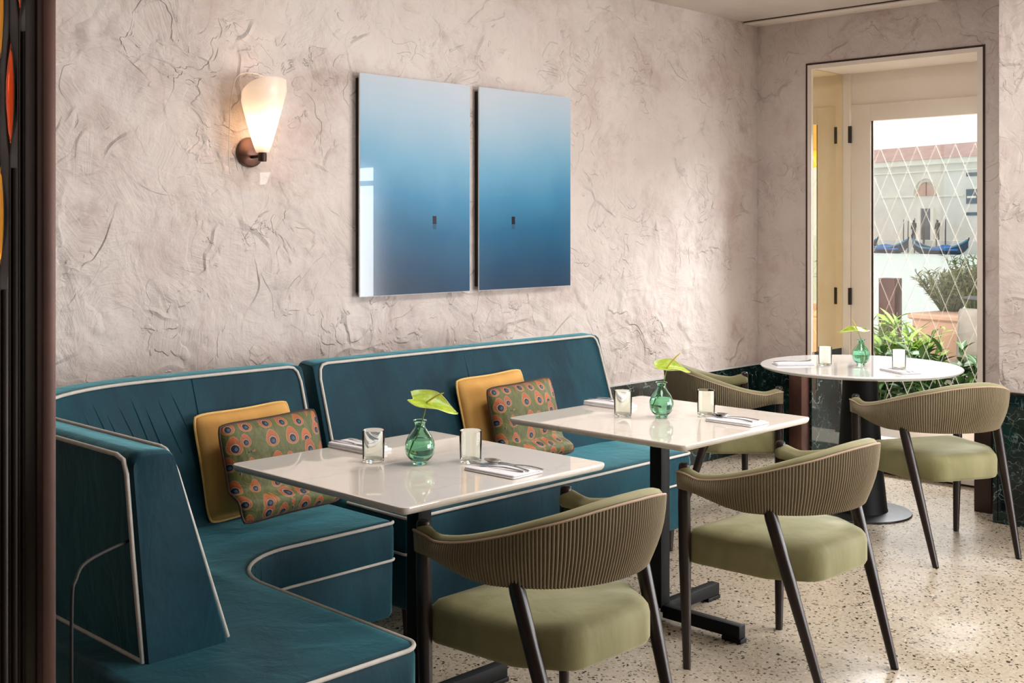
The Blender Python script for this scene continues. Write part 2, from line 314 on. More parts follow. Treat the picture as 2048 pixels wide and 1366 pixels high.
M['pile'] = mat('weathered timber pile', srgb(96, 90, 84), 0.8); vary(M['pile'], srgb(80, 74, 70), srgb(116, 108, 100), 1)
M['jetty'] = mat('grey blue jetty timber', srgb(86, 100, 112), 0.8); vary(M['jetty'], srgb(74, 88, 100), srgb(100, 114, 124), 1)
M['terrace'] = mat('terrace paving', srgb(176, 166, 150), 0.7); vary(M['terrace'], srgb(166, 156, 140), srgb(186, 176, 160), 2)
M['planter'] = mat('pink terracotta planter', srgb(222, 180, 150), 0.7); vary(M['planter'], srgb(216, 172, 142), srgb(228, 188, 160), 3)
def leafmat(name, a, b):
    m = mat(name, a, 0.45); t = NT(m); oi = t.new('ShaderNodeObjectInfo')
    f = t.math('ADD', t.math('MULTIPLY', oi.outputs['Random'], 0.6), t.math('MULTIPLY', t.noise(t.pos(), 9, 3), 0.5))
    t.set(t.b.inputs['Base Color'], t.mix(f, a, b)); return m
M['leaf_lime'] = leafmat('bright green leaves', srgb(96, 140, 34), srgb(158, 190, 70))
M['leaf_dark'] = leafmat('dark green leaves', srgb(36, 66, 30), srgb(84, 116, 56))
M['leaf_grey'] = leafmat('grey green leaves', srgb(84, 100, 62), srgb(136, 146, 96))
M['awning'] = mat('yellow awning canvas', srgb(250, 186, 50), 0.8); vary(M['awning'], srgb(246, 178, 40), srgb(252, 196, 74), 2)
M['grey_fabric'] = mat('grey outdoor fabric', srgb(168, 160, 148), 0.85); vary(M['grey_fabric'], srgb(156, 148, 136), srgb(182, 174, 162), 8, 0.3, 30, 0.005)
M['cloth'] = mat('dark coat', srgb(60, 62, 66), 0.8); vary(M['cloth'], srgb(52, 54, 58), srgb(70, 72, 76), 3)

# ------------------------------------------------------------------ geometry helpers
def link(o, parent=None):
    COL.objects.link(o)
    if parent is not None: o.parent = parent
    return o
def mesh(name, V, Fc, m, parent=None, smooth=False, world=False, loc=None, uvs=None):
    if world and parent is not None:
        L = Vector((0, 0, 0)); p = parent
        while p is not None: L = L + p.location; p = p.parent
        V = [tuple(Vector(v) - L) for v in V]
    me = bpy.data.meshes.new(name); me.from_pydata([tuple(v) for v in V], [], Fc); me.update()
    if smooth is True: me.shade_smooth()
    elif smooth: me.shade_smooth(); me.set_sharp_from_angle(angle=radians(smooth))
    me.materials.append(m)
    if uvs:
        ul = me.uv_layers.new(name='uv')
        for lp in me.loops: ul.data[lp.index].uv = uvs[lp.vertex_index]
    o = bpy.data.objects.new(name, me)
    if loc: o.location = loc
    return link(o, parent)
def empty(name, loc=(0, 0, 0), rz=0.0, parent=None):
    o = bpy.data.objects.new(name, None); o.location = loc; o.rotation_euler = (0, 0, rz); o.empty_display_size = 0.1
    return link(o, parent)
def tag(o, label=None, cat=None, group=None, kind=None):
    if label: o['label'] = label
    if cat: o['category'] = cat
    if group: o['group'] = group
    if kind: o['kind'] = kind
    return o
def fix_normals(V, Fc):
    bm = bmesh.new(); vs = [bm.verts.new(v) for v in V]
    for f in Fc:
        try: bm.faces.new([vs[i] for i in f])
        except ValueError: pass
    bmesh.ops.recalc_face_normals(bm, faces=bm.faces); bm.verts.index_update()
    V2 = [tuple(v.co) for v in bm.verts]; F2 = [[v.index for v in f.verts] for f in bm.faces]; bm.free(); return V2, F2
def boxvf(x0, x1, y0, y1, z0, z1, bev=0.0, seg=2):
    bm = bmesh.new(); bmesh.ops.create_cube(bm, size=1.0)
    for v in bm.verts: v.co = Vector(((x0+x1)/2+v.co.x*(x1-x0), (y0+y1)/2+v.co.y*(y1-y0), (z0+z1)/2+v.co.z*(z1-z0)))
    if bev > 0: bmesh.ops.bevel(bm, geom=list(bm.edges), offset=bev, segments=seg, affect='EDGES', profile=0.5)
    bm.verts.index_update(); V = [tuple(v.co) for v in bm.verts]; Fc = [[v.index for v in f.verts] for f in bm.faces]; bm.free(); return V, Fc
def join(*parts):
    V = []; Fc = []
    for v, f in parts:
        o = len(V); V += list(v); Fc += [[i+o for i in q] for q in f]
    return V, Fc
def box(name, x0, x1, y0, y1, z0, z1, m, parent=None, bev=0.0, world=True, seg=2):
    V, Fc = boxvf(min(x0, x1), max(x0, x1), min(y0, y1), max(y0, y1), min(z0, z1), max(z0, z1), bev, seg)
    return mesh(name, V, Fc, m, parent, smooth=40 if bev else False, world=world)
def loft(rings, cap=True, closed=False):
    n = len(rings[0]); V = [p for r in rings for p in r]; Fc = []; k = len(rings)
    for i in range(k if closed else k-1):
        j = (i+1) % k
        for a in range(n):
            b = (a+1) % n; Fc.append([i*n+a, i*n+b, j*n+b, j*n+a])
    if cap and not closed:
        Fc.append(list(range(n))[::-1]); Fc.append([(k-1)*n+a for a in range(n)])
    return fix_normals(V, Fc)
def tubevf(pts, rad, n=8, closed=False):
    pts = [Vector(p) for p in pts]; k = len(pts); rings = []
    up = Vector((0, 0, 1)); prev = None
    for i, p in enumerate(pts):
        if closed: d = pts[(i+1) % k] - pts[i-1]
        else: d = pts[min(i+1, k-1)] - pts[max(i-1, 0)]
        d.normalize()
        if prev is None:
            a = up if abs(d.z) < 0.9 else Vector((1, 0, 0)); u = d.cross(a).normalized()
        else:
            u = prev - d*prev.dot(d)
            u = u.normalized() if u.length > 1e-6 else d.cross(up).normalized()
        prev = u; w = d.cross(u); r = rad[i] if isinstance(rad, (list, tuple)) else rad
        rings.append([tuple(p + u*(r*cos(2*pi*j/n)) + w*(r*sin(2*pi*j/n))) for j in range(n)])
    return loft(rings, True, closed)
def tube(name, pts, rad, m, parent=None, n=8, world=True, closed=False):
    V, Fc = tubevf(pts, rad, n, closed); return mesh(name, V, Fc, m, parent, smooth=50, world=world)
def lathevf(prof, n=32, c=(0, 0, 0)):
    V = []; Fc = []; ring = []
    for (r, z) in prof:
        if r < 1e-6: ring.append([len(V)]); V.append((c[0], c[1], c[2]+z))
        else:
            ring.append(list(range(len(V), len(V)+n))); V += [(c[0]+r*cos(2*pi*j/n), c[1]+r*sin(2*pi*j/n), c[2]+z) for j in range(n)]
    for a, b in zip(ring[:-1], ring[1:]):
        for j in range(n):
            q = [a[j % len(a)], a[(j+1) % len(a)], b[(j+1) % len(b)], b[j % len(b)]]; s = []
            for i in q:
                if i not in s: s.append(i)
            if len(s) > 2: Fc.append(s)
    return fix_normals(V, Fc)
def lathe(name, prof, m, parent=None, n=32, loc=None, smooth=40):
    V, Fc = lathevf(prof, n); return mesh(name, V, Fc, m, parent, smooth=smooth, loc=loc)
def catmull(pts, per=8, closed=False):
    P = [Vector(p) for p in pts]; k = len(P); out = []
    for i in range(k if closed else k-1):
        if closed: a, b, c, d = P[i-1], P[i], P[(i+1) % k], P[(i+2) % k]
        else: a, b, c, d = P[max(i-1, 0)], P[i], P[i+1], P[min(i+2, k-1)]
        for j in range(per):
            t = j/per; out.append(0.5*((2*b)+(c-a)*t+(2*a-5*b+4*c-d)*t*t+(3*b-a-3*c+d)*t**3))
    if not closed: out.append(P[-1])
    return out
def resample(pts, n):
    d = [0.0]
    for a, b in zip(pts[:-1], pts[1:]): d.append(d[-1]+(b-a).length)
    out = []; j = 0
    for i in range(n):
        s = d[-1]*i/(n-1)
        while j < len(d)-2 and d[j+1] < s: j += 1
        f = 0 if d[j+1] == d[j] else (s-d[j])/(d[j+1]-d[j]); out.append(pts[j].lerp(pts[j+1], f))
    return out
def sm(a, b, x):
    t = max(0.0, min(1.0, (x-a)/(b-a))); return t*t*(3-2*t)
def roundpoly(pts, rad, seg=6):
    # pts: (x, y) polygon, rad: radius per corner
    out = []; n = len(pts)
    for i in range(n):
        p = Vector(pts[i]); a = Vector(pts[i-1]); b = Vector(pts[(i+1) % n]); r = rad[i] if isinstance(rad, (list, tuple)) else rad
        if r <= 0: out.append(tuple(p)); continue
        u = (a-p).normalized(); w = (b-p).normalized(); ang = u.angle(w); L = r/math.tan(ang/2)
        s = p+u*L; e = p+w*L; c = p+(u+w).normalized()*(r/sin(ang/2))
        a0 = atan2(s.y-c.y, s.x-c.x); a1 = atan2(e.y-c.y, e.x-c.x); da = a1-a0
        while da > pi: da -= 2*pi
        while da < -pi: da += 2*pi
        for j in range(seg+1): out.append((c.x+r*cos(a0+da*j/seg), c.y+r*sin(a0+da*j/seg)))
    return out
def offset_poly(poly, d):
    n = len(poly); out = []; A = sum(poly[i][0]*poly[(i+1) % n][1]-poly[(i+1) % n][0]*poly[i][1] for i in range(n)); sg = 1 if A > 0 else -1
    for i in range(n):
        a, p, b = Vector(poly[i-1]), Vector(poly[i]), Vector(poly[(i+1) % n])
        n1 = Vector((-(p-a).y, (p-a).x)); n2 = Vector((-(b-p).y, (b-p).x))
        n1 = n1.normalized() if n1.length > 1e-9 else n2.normalized(); n2 = n2.normalized() if n2.length > 1e-9 else n1
        m_ = (n1+n2); m_ = m_.normalized() if m_.length > 1e-6 else n1
        k = 1/max(0.5, m_.dot(n1)); out.append(tuple(p+m_*(sg*d*k)))
    return out
def slab(poly, levels, half=None):
    # levels: (z, inset); half: half-size of a convex outline, then insets shrink it about its middle
    if half:
        cx = sum(p[0] for p in poly)/len(poly); cy = sum(p[1] for p in poly)/len(poly)
        cx = (min(p[0] for p in poly)+max(p[0] for p in poly))/2; cy = (min(p[1] for p in poly)+max(p[1] for p in poly))/2
        return loft([[(cx+(x-cx)*(1-d/half[0]), cy+(y-cy)*(1-d/half[1]), z) for x, y in poly] for z, d in levels])
    return loft([[(x, y, z) for x, y in offset_poly(poly, d)] for z, d in levels])
def copy_tree(o, parent=None):
    c = o.copy(); COL.objects.link(c); c.parent = parent
    for ch in list(o.children): copy_tree(ch, c)
    return c

# ================================================================== STRUCTURE
CZ = 2.785
tag(box('floor', -10.5, 0.02, -7.0, 0.02, -0.12, 0.0, M['terrazzo']), kind='structure')
tag(box('ceiling', -10.5, 0.0, -7.0, 0.0, CZ, CZ+0.15, M['ceiling']), kind='structure')
tag(box('wall_back', -10.5, 0.0, 0.0, 0.2, 0.0, CZ, M['plaster_y']), kind='structure')
tag(box('wall_left', -10.7, -10.5, -7.0, 0.2, 0.0, CZ, M['darkwall']), kind='structure')
fw = [(-2.5, -1.0)]; pp = [boxvf(-1.0, -0.7, -7.0, -6.85, 0, CZ), boxvf(-10.5, -2.5, -7.0, -6.85, 0, CZ)]
for a, b in fw: pp += [boxvf(a, b, -7.0, -6.85, 0, 0.35), boxvf(a, b, -7.0, -6.85, 2.15, CZ)]
V = join(*pp); tag(mesh('wall_front', V[0], V[1], M['darkwall']), kind='structure')
for i, (a, b) in enumerate(fw):
    w = tag(empty('window_%d' % (i+5), ((a+b)/2, -6.93, 0.35)), kind='structure')  # invented window, built round the added light behind the camera
    for (x0, x1, z0, z1) in ((a, b, 0.35, 0.41), (a, b, 2.09, 2.15), (a, a+.06, .41, 2.09), (b-.06, b, .41, 2.09), (a+.06, b-.06, 1.78, 1.82)): box('window_frame', x0, x1, -6.95, -6.91, z0, z1, M['bronze_dark'], w)
    box('pane', a+.06, b-.06, -6.932, -6.928, .41, 2.09, M['pane'], w)
OY0, OY1, OZ = -0.372, -1.492, 2.482            # clear opening of the glazed door recess
V = join(boxvf(0, 0.5, OY0, 0.2, 0, CZ), boxvf(0, 0.5, OY1, OY0, OZ, CZ), boxvf(0, 0.5, -1.93, OY1, 0, CZ))
tag(mesh('wall_right', V[0], V[1], M['plaster_x']), kind='structure')
tag(box('wall_pier', -0.846, 0.5, -2.95, -1.921, 0, CZ, M['plaster_x']), kind='structure')
WZ0, WZ1 = 0.35, 1.985
segs = [(-2.95, -3.03), (-4.58, -4.82), (-6.38, -7.0)]
wins = [(-3.03, -4.58), (-4.82, -6.38)]
pp = [boxvf(-0.846, -0.70, b, a, 0, CZ) for a, b in segs]
for a, b in wins: pp += [boxvf(-0.846, -0.70, b, a, 0, WZ0), boxvf(-0.846, -0.70, b, a, WZ1, CZ)]
V = join(*pp); tag(mesh('wall_street', V[0], V[1], M['plaster_x']), kind='structure')
for i, (a, b) in enumerate(wins):
    w = tag(empty('window_%d' % (i+2), (-0.78, (a+b)/2, WZ0)), kind='structure')
    for (y0, y1, z0, z1) in ((b, a, WZ0, WZ0+0.06), (b, a, WZ1-0.06, WZ1), (b, b+0.06, WZ0+.06, WZ1-.06), (a-0.06, a, WZ0+.06, WZ1-.06)):
        box('window_frame', -0.80, -0.76, y0, y1, z0, z1, M['door_paint'], w)
    box('glazing_bar', -0.795, -0.765, b+.06, a-.06, 1.78, 1.82, M['door_paint'], w)
    box('pane', -0.783, -0.779, b+.06, a-.06, WZ0+.06, WZ1-.06, M['pane'], w)
# marble wainscot, slab by slab
tm = tag(empty('trim_1', (-2.0, 0, 0)), kind='structure')
xs = [-8.4, -7.0, -5.6, -4.2, -2.8, -1.4, 0.0]
for a, b in zip(xs[:-1], xs[1:]): box('marble_panel', a+0.0008, b-0.0008, -0.022, 0.0, 0, 0.553, M['marble'], tm)
box('cap_strip', -8.4, 0.0, -0.025, 0.0, 0.553, 0.5615, M['art_edge'], tm)
tm = tag(empty('trim_2', (0, -0.2, 0)), kind='structure')
box('marble_panel', -0.022, 0, -0.295, -0.022, 0, 0.553, M['marble'], tm)
box('cap_strip', -0.025, 0, -0.295, -0.022, 0.553, 0.5615, M['art_edge'], tm)
box('bronze_upright', -0.10, 0.0, -0.385, -0.295, 0, 0.58, M['bronze'], tm, bev=0.002)
box('marble_panel', 0.0, 0.38, -0.400, -0.385, 0, 0.66, M['marble'], tm)
tm = tag(empty('trim_3', (-0.846, -2.2, 0)), kind='structure')
box('marble_panel', -0.868, -0.846, -2.95, -1.925, 0, 0.64, M['marble'], tm)
box('marble_panel', -0.868, -0.02, -1.921, -1.899, 0, 0.64, M['marble'], tm)
box('cap_strip', -0.870, -0.846, -2.95, -1.897, 0.64, 0.648, M['bronze_dark'], tm)
tag(box('trim_4', -0.706, -0.60, -1.825, -1.737, 0, 0.60, M['bronze_dark'], bev=0.002), kind='structure')
# ceiling border along the window wall
tm = tag(empty('trim_5', (0, -0.9, CZ)), kind='structure')
box('ceiling_strip', -0.16, 0.0, -1.25, -0.0, CZ-0.012, CZ, M['door_paint'], tm)
box('shadow_gap', -0.168, -0.16, -1.25, 0.0, CZ-0.006, CZ, M['bronze_dark'], tm)
# low sill step of the door recess
tag(box('trim_6', -0.178, 0.5, -1.88, -0.80, 0.012, 0.10, M['door_paint']), kind='structure')
tag(box('trim_7', -0.172, 0.5, -1.88, -0.80, 0.0, 0.012, M['bronze_dark']), kind='structure')
# ---- glazed door in its recess
dr = tag(empty('door_1', (0.2, -0.95, 0.1)), kind='structure')
for (y0, y1, z0, z1) in ((OY0-.0, OY0+.012, .58, OZ+.012), (OY1-.012, OY1, .1, OZ+.012), (OY1, OY0, OZ, OZ+.012)):
    box('casing_edge', -0.006, 0.004, y0, y1, z0, z1, M['bronze_dark'], dr)
for (y0, y1, z0, z1) in ((OY0-.028, OY0, .58, OZ), (OY1, OY1+.032, .1, OZ), (OY1+.032, OY0-.028, OZ-.026, OZ)):
    box('casing', -0.006, 0.03, y0, y1, z0, z1, M['door_paint'], dr)
box('recess_lining', 0.03, 0.5, OY0-.026, OY0, 0.66, OZ, M['door_paint'], dr)
box('recess_lining', 0.03, 0.5, OY1, OY1+.02, 0.1, OZ, M['door_paint'], dr)
box('recess_soffit', 0.03, 0.5, OY1+.02, OY0-.026, OZ-.022, OZ, M['door_paint'], dr)
box('mirror_panel', 0.012, 0.385, OY0-.030, OY0-.026, 0.66, 2.455, M['mirror'], dr)
DX = 0.40
box('lintel_panel', DX+.02, DX+.06, OY1+.02, OY0-.026, 2.252, OZ-.022, M['door_paint'], dr)
box('jamb', DX-.012, DX+.06, -0.452, OY0-.026, .1, 2.46, M['door_paint'], dr)
for (y0, y1, z0, z1) in ((-0.594, -0.457, 0.11, 2.248), (-1.472, -1.40, 0.11, 2.248), (-1.40, -0.594, 2.142, 2.248), (-1.40, -0.594, 0.11, 0.24)):
    box('door_rail', DX, DX+.045, y0, y1, z0, z1, M['door_paint'], dr, bev=0.002)
for zc in (2.06, 1.00):
    box('hinge', DX-.014, DX+.004, -0.462, -0.442, zc-.055, zc+.055, M['hinge'], dr)
pn = box('pane', DX+.018, DX+.024, -1.40, -0.594, 0.24, 2.142, M['pane'], dr)
box('glazing_bead', DX+.012, DX+.018, -0.606, -0.594, 0.24, 2.142, M['bronze_dark'], dr)
PW, PH, ZT = 0.1235, 0.285, 1.965
for k in range(-7, 14):
    yk = -0.651-PW*k
    for sg in (-1, 1):
        # line from the peak going down; clip to the pane
        za, zb = ZT, 0.25; ya = yk; yb = yk+sg*(ZT-zb)*PW/PH
        def clip(ya, za, yb, zb):
            lo, hi = -1.398, -0.607; ts = [0.0, 1.0]
            for lim in (lo, hi):
                if abs(yb-ya) > 1e-9:
                    tt = (lim-ya)/(yb-ya)
                    if 0 < tt < 1: ts.append(tt)
            ts.sort(); best = None
            for t0, t1 in zip(ts[:-1], ts[1:]):
                mid = ya+(yb-ya)*(t0+t1)/2
                if lo <= mid <= hi: best = (t0, t1)
            return best
        c = clip(ya, za, yb, zb)
        if not c or (c[1]-c[0])*(za-zb) < 0.04: continue
        p0 = (DX+.0165, ya+(yb-ya)*c[0], za+(zb-za)*c[0]); p1 = (DX+.0165, ya+(yb-ya)*c[1], za+(zb-za)*c[1])
        d = Vector((0, p1[1]-p0[1], p1[2]-p0[2])).normalized(); w = Vector((0, -d.z, d.y))*0.0008; th = Vector((0.0006, 0, 0))
        q = []
        for pt in (Vector(p0), Vector(p1)): q += [pt-w-th, pt+w-th, pt+w+th, pt-w+th]
        mesh('lattice_line', q, [[0, 1, 2, 3], [7, 6, 5, 4], [0, 4, 5, 1], [1, 5, 6, 2], [2, 6, 7, 3], [3, 7, 4, 0]], M['lattice'], pn, world=True)

# ================================================================== ART
def art(x0, x1, m, label):
    z0, z1 = 1.138, 2.155; xc = (x0+x1)/2
    r = empty('art_panel', (xc, -0.012, z0)); tag(r, label, 'art panel', 'pair of blue prints')
    V = [(x0, -0.0405, z0), (x1, -0.0405, z0), (x1, -0.0405, z1), (x0, -0.0405, z1)]
    box('panel_body', x0, x1, -0.040, -0.034, z0, z1, M['art_edge'], r)
    g = 0.0025
    V = [(x0+g, -0.0412, z0+g), (x1-g, -0.0412, z0+g), (x1-g, -0.0412, z1-g), (x0+g, -0.0412, z1-g), (x0+g, -0.0402, z0+g), (x1-g, -0.0402, z0+g), (x1-g, -0.0402, z1-g), (x0+g, -0.0402, z1-g)]
    mesh('print', V, [[0, 1, 2, 3], [7, 6, 5, 4], [0, 4, 5, 1], [1, 5, 6, 2], [2, 6, 7, 3], [3, 7, 4, 0]], m, r, world=True, uvs=[(0, 0), (1, 0), (1, 1), (0, 1)]*2)
    for (a, b, c, d) in ((x0+.01, x0+.04, z0+.02, z1-.02), (x1-.05, x1-.02, z0+.02, z1-.02), (x0+.04, x1-.05, z1-.05, z1-.02), (x0+.04, x1-.05, z0+.02, z0+.05)):
        box('batten', a, b, -0.034, 0.0, c, d, M['art_back'], r)
art(-3.343, -2.653, M['art1'], 'left blue hazy print of the pair, with the window reflected along its edge')
art(-2.592, -1.902, M['art2'], 'right blue hazy print of the pair, nearer to the glazed door')

# ================================================================== WALL SCONCE
sc = empty('wall_sconce', (-3.90, 0, 1.77)); tag(sc, 'lit wall sconce with frosted cone shade and bronze plate on plaster wall', 'wall lamp')
V, Fc = lathevf([(0, 0), (0.062, 0), (0.064, -0.004), (0.062, -0.018), (0.055, -0.024), (0, -0.025)], 40)
V = [(x, z, y) for x, y, z in V]; mesh('wall_plate', *fix_normals(V, Fc), M['bronze'], sc, smooth=40)
ax, ay = -0.012, -0.12
tube('arm', [(0, -0.02, -0.02), (-0.004, -0.06, -0.02), (ax, ay, -0.02)], 0.007, M['bronze_dark'], sc, world=False)
V, Fc = lathevf([(0, -0.043), (0.016, -0.043), (0.017, -0.038), (0.0175, -0.012), (0.016, -0.006), (0.0, -0.006)], 28, (ax, ay, 0)); mesh('socket', V, Fc, M['bronze_dark'], sc, smooth=40)
V, Fc = lathevf([(0, -0.006), (0.0155, -0.006), (0.0155, 0.045), (0.0, 0.048)], 24, (ax, ay, 0)); mesh('socket_sleeve', V, Fc, M['piping'], sc, smooth=40)
V, Fc = lathevf([(0, 0.046), (0.010, 0.048), (0.017, 0.07), (0.020, 0.09), (0.016, 0.108), (0.008, 0.118), (0, 0.12)], 20, (ax, ay, 0)); mesh('bulb', V, Fc, M['bulb'], sc, smooth=True)
# frosted cone with an obliquely cut, flaring mouth
N = 56; rings = []
def cone_r(z): return 0.027+0.086*(z/0.30)**0.90
for side in (0, 1):
    zz = [i/14 for i in range(15)]
    if side: zz = zz[::-1]
    for f in zz:
        ring = []
        for j in range(N):
            a = 2*pi*j/N; zc_ = 0.285+0.030*cos(a-radians(-40))-0.012*cos(2*(a-radians(-40)))
            z = f*zc_; r = cone_r(z)*(1-0.13*sm(0.80, 1.0, f)**1.5) - (0.0035 if side else 0)
            ring.append((ax+r*cos(a), ay+r*sin(a)*0.92, z-0.006))
        rings.append(ring)
V, Fc = loft(rings, cap=False, closed=True); mesh('lamp_shade', V, Fc, M['shade'], sc, smooth=50)
# clear curved glass back plate
prof = [(-0.118, -0.065), (-0.125, 0.0), (-0.122, 0.10), (-0.115, 0.24), (-0.085, 0.335), (-0.02, 0.36), (0.06, 0.345), (0.105, 0.27), (0.10, 0.10), (0.085, -0.04), (0.04, -0.12), (-0.05, -0.13), (-0.10, -0.10)]
pl = catmull([(x, 0, z-0.03) for x, z in prof], 5, True); yw = lambda p: -0.034-0.35*p.x*p.x*2
R1 = [(p.x, yw(p), p.z) for p in pl]; R2 = [(p.x, yw(p)-0.004, p.z) for p in pl]
V, Fc = loft([R1, R2]); gp = mesh('glass_plate', V, Fc, M['plate_glass'], sc, smooth=30)
tube('glass_rim', [(p.x, yw(p)-0.002, p.z) for p in pl[:34]], 0.0022, M['glass_edge'], gp, 6, world=False)

# ================================================================== BANQUETTES
SZ, PZ, BZ = 0.45, 0.318, 0.12
def back_loft(path, inward, ends=(True, True), d_top=0.112, d_bot=0.27, ztop=0.937):
    # cross-section (offset from the rear line, z)
    prof = roundpoly([(0.045, SZ-0.012), (0.0, ztop+0.010), (d_top, ztop), (d_bot, SZ-0.012)], [0.01, 0.03, 0.022, 0.01], 5)
    cx = sum(p[0] for p in prof)/len(prof); cz = sum(p[1] for p in prof)/len(prof)
    rings = []; k = len(path)
    def ring(i, s, adv):
        p = Vector(path[i]); n = Vector(inward[i]); t = (Vector(path[min(i+1, k-1)])-Vector(path[max(i-1, 0)])).normalized()
        out = []
        for d, z in prof:
            dd = d+(cx-d)*0 if s == 0 else d-(d-cx)*s*0.16; z2 = z if s == 0 else z-(z-cz)*s*0.07
            q = p+n*dd+t*adv; out.append((q.x, q.y, z2))
        return out
    e = 0.028
    if ends[0]:
        for a in (0, 30, 60): rings.append(ring(0, 1-sin(radians(a+30)) if a < 60 else 0.0, e*(1-cos(radians(90-a))) if False else e*(a/60)**1.5))
    for i in range(k):
        if (i == 0 and ends[0]) or (i == k-1 and ends[1]): continue
        rings.append(ring(i, 0, 0))
    if ends[1]:
        for a in (60, 30, 0): rings.append(ring(k-1, 1-sin(radians(a+30)) if a < 60 else 0.0, -e*(a/60)**1.5))
    return loft(rings)
def piping_front(path, inward, d_top, d_bot, ztop, r=0.0058, z_low=SZ+.005, end0=True, end1=True, inset=0.020):
    # front edge: up one end, along the top, down the other end
    k = len(path); pts = []
    def P(i, f, adv):
        z = z_low+(ztop-z_low)*f; fr = (z-SZ)/(0.937-SZ); d = d_bot+(d_top-d_bot)*fr
        p = Vector(path[i]); n = Vector(inward[i]); t = (Vector(path[min(i+1, k-1)])-Vector(path[max(i-1, 0)])).normalized()
        q = p+n*(d+0.002)+t*adv; return (q.x, q.y, z)
    cr = 0.045
    if end0:
        pts += [P(0, f, inset) for f in (0.0, 0.3, 0.6, 0.88)]
        pts += [P(0, 0.955, inset+0.008), P(0, 0.988, inset+0.022), P(0, 0.997, inset+0.045)]
    for i in range(1 if end0 else 0, k-1 if end1 else k): pts.append(P(i, 0.997, 0))
    if end1:
        pts += [P(k-1, 0.997, -inset-0.045), P(k-1, 0.988, -inset-0.022), P(k-1, 0.955, -inset-0.008)]
        pts += [P(k-1, f, -inset) for f in (0.88, 0.6, 0.3, 0.0)]
    return pts
def leg_cone(name, x, y, parent, h=BZ, r0=0.024, r1=0.015):
    V, Fc = lathevf([(0, 0), (r1, 0), (r0, h), (0, h)], 14, (x, y, 0)); return mesh(name, V, Fc, M['wood'], parent, smooth=40, world=True)
# ---- straight banquette
bA = empty('banquette', (-3.165, -0.82, 0)); tag(bA, 'straight teal velvet banquette with cream piping below the blue prints', 'banquette')
polyA = roundpoly([(-4.005, -1.15), (-2.33, -1.15), (-2.33, -0.50), (-4.005, -0.50)], [0.03, 0.035, 0.03, 0.03], 5)
V, Fc = slab(polyA, [(PZ, 0.006), (PZ+.012, 0.0), (SZ-.03, 0.0), (SZ-.012, 0.004), (SZ-.002, 0.018), (SZ+.004, 0.05), (SZ+.010, 0.16)], (0.84, 0.325)); seatA = mesh('seat', V, Fc, M['teal'], bA, smooth=45, world=True)
V, Fc = slab(polyA, [(BZ, 0.016), (BZ+.015, 0.006), (PZ-.012, 0.004), (PZ, 0.010)]); mesh('base', V, Fc, M['teal'], bA, smooth=45, world=True)
xsA = [-4.005+(4.005-2.33)*i/24 for i in range(25)]
pathA = [(x, -0.485, 0) for x in xsA]; inA = [(0, -1, 0)]*25
V, Fc = back_loft(pathA, inA)
bkA = mesh('backrest', V, Fc, M['teal'], bA, smooth=50, world=True)
tube('piping', piping_front(pathA, inA, 0.112, 0.27, 0.937), 0.0058, M['piping'], bkA)
sxA = -3.225
tube('seam', [(sxA, -0.485-0.112-0.0005, 0.930), (sxA+.004, -0.485-0.16, 0.79), (sxA, -0.485-0.265, SZ+.02)], 0.0022, M['teal'], bkA, 6)
def edge_pipe(poly, i0, i1, z, r=0.0058, out=0.001): return [(x, y, z) for x, y in offset_poly(poly, -out)][i0:i1]
pipeline = [(-3.998, -0.80, SZ-.006)]+[(x, y, SZ-.006) for x, y in offset_poly(polyA, 0.003)[0:12]]+[(-2.333, -0.80, SZ-.006)]
tube('piping', pipeline, 0.0058, M['piping'], seatA)
pipeline = [(-4.003, -0.80, PZ)]+[(x, y, PZ) for x, y in polyA[0:12]]+[(-2.331, -0.80, PZ)]
tube('piping', pipeline, 0.005, M['piping'], seatA)
for x in (-3.93, -2.385):
    for y in (-1.06, -0.56): leg_cone('leg', x, y, bA)
# ---- L-shaped corner banquette
bB = empty('banquette', (-4.9, -1.0, 0)); tag(bB, 'L-shaped teal velvet corner banquette wrapping round the nearest table', 'banquette')
corner = [(-4.055, -1.15), (-4.055, -0.50), (-5.41, -0.50), (-5.41, -2.11), (-4.775, -2.11), (-4.765, -1.15)]
rads = [0.03, 0.03, 0.62, 0.06, 0.06, 0.27]
polyB = roundpoly(corner, rads, 14)
V, Fc = slab(polyB, [(PZ, 0.006), (PZ+.012, 0.0), (SZ-.03, 0.0), (SZ-.012, 0.004), (SZ-.002, 0.014), (SZ+.001, 0.024)]); seatB = mesh('seat', V, Fc, M['teal'], bB, smooth=45, world=True)
V, Fc = slab(polyB, [(BZ, 0.016), (BZ+.015, 0.006), (PZ-.012, 0.004), (PZ, 0.010)]); mesh('base', V, Fc, M['teal'], bB, smooth=45, world=True)
# back path: along the wall, round the corner, towards the camera
XO, YO, RC = -5.362, -0.485, 0.66
pathB = []; inB = []
for i in range(10): pathB.append((-4.055+( XO+RC+4.055)*i/10, YO, 0)); inB.append((0, -1, 0))
for i in range(13):
    a = pi/2+(pi/2)*i/12; pathB.append((XO+RC+RC*cos(a), YO-RC+RC*sin(a), 0)); inB.append((-cos(a), -sin(a), 0))
for i in range(1, 9): pathB.append((XO, YO-RC-(1.76+YO-RC)*i/8, 0)); inB.append((1, 0, 0))
V, Fc = back_loft(pathB, inB)
bkB = mesh('backrest', V, Fc, M['teal'], bB, smooth=50, world=True)
tube('piping', piping_front(pathB, inB, 0.112, 0.27, 0.937), 0.0058, M['piping'], bkB)
def on_back(i, f, out=0.0):
    # point on the front face of the corner back: i along the path, f from foot to top
    z = SZ+0.01+(0.925-SZ)*f; d = 0.27+(0.112-0.27)*(z-SZ)/(0.937-SZ)+out; p = Vector(pathB[i]); q = p+Vector(inB[i])*d; return Vector((q.x, q.y, z))
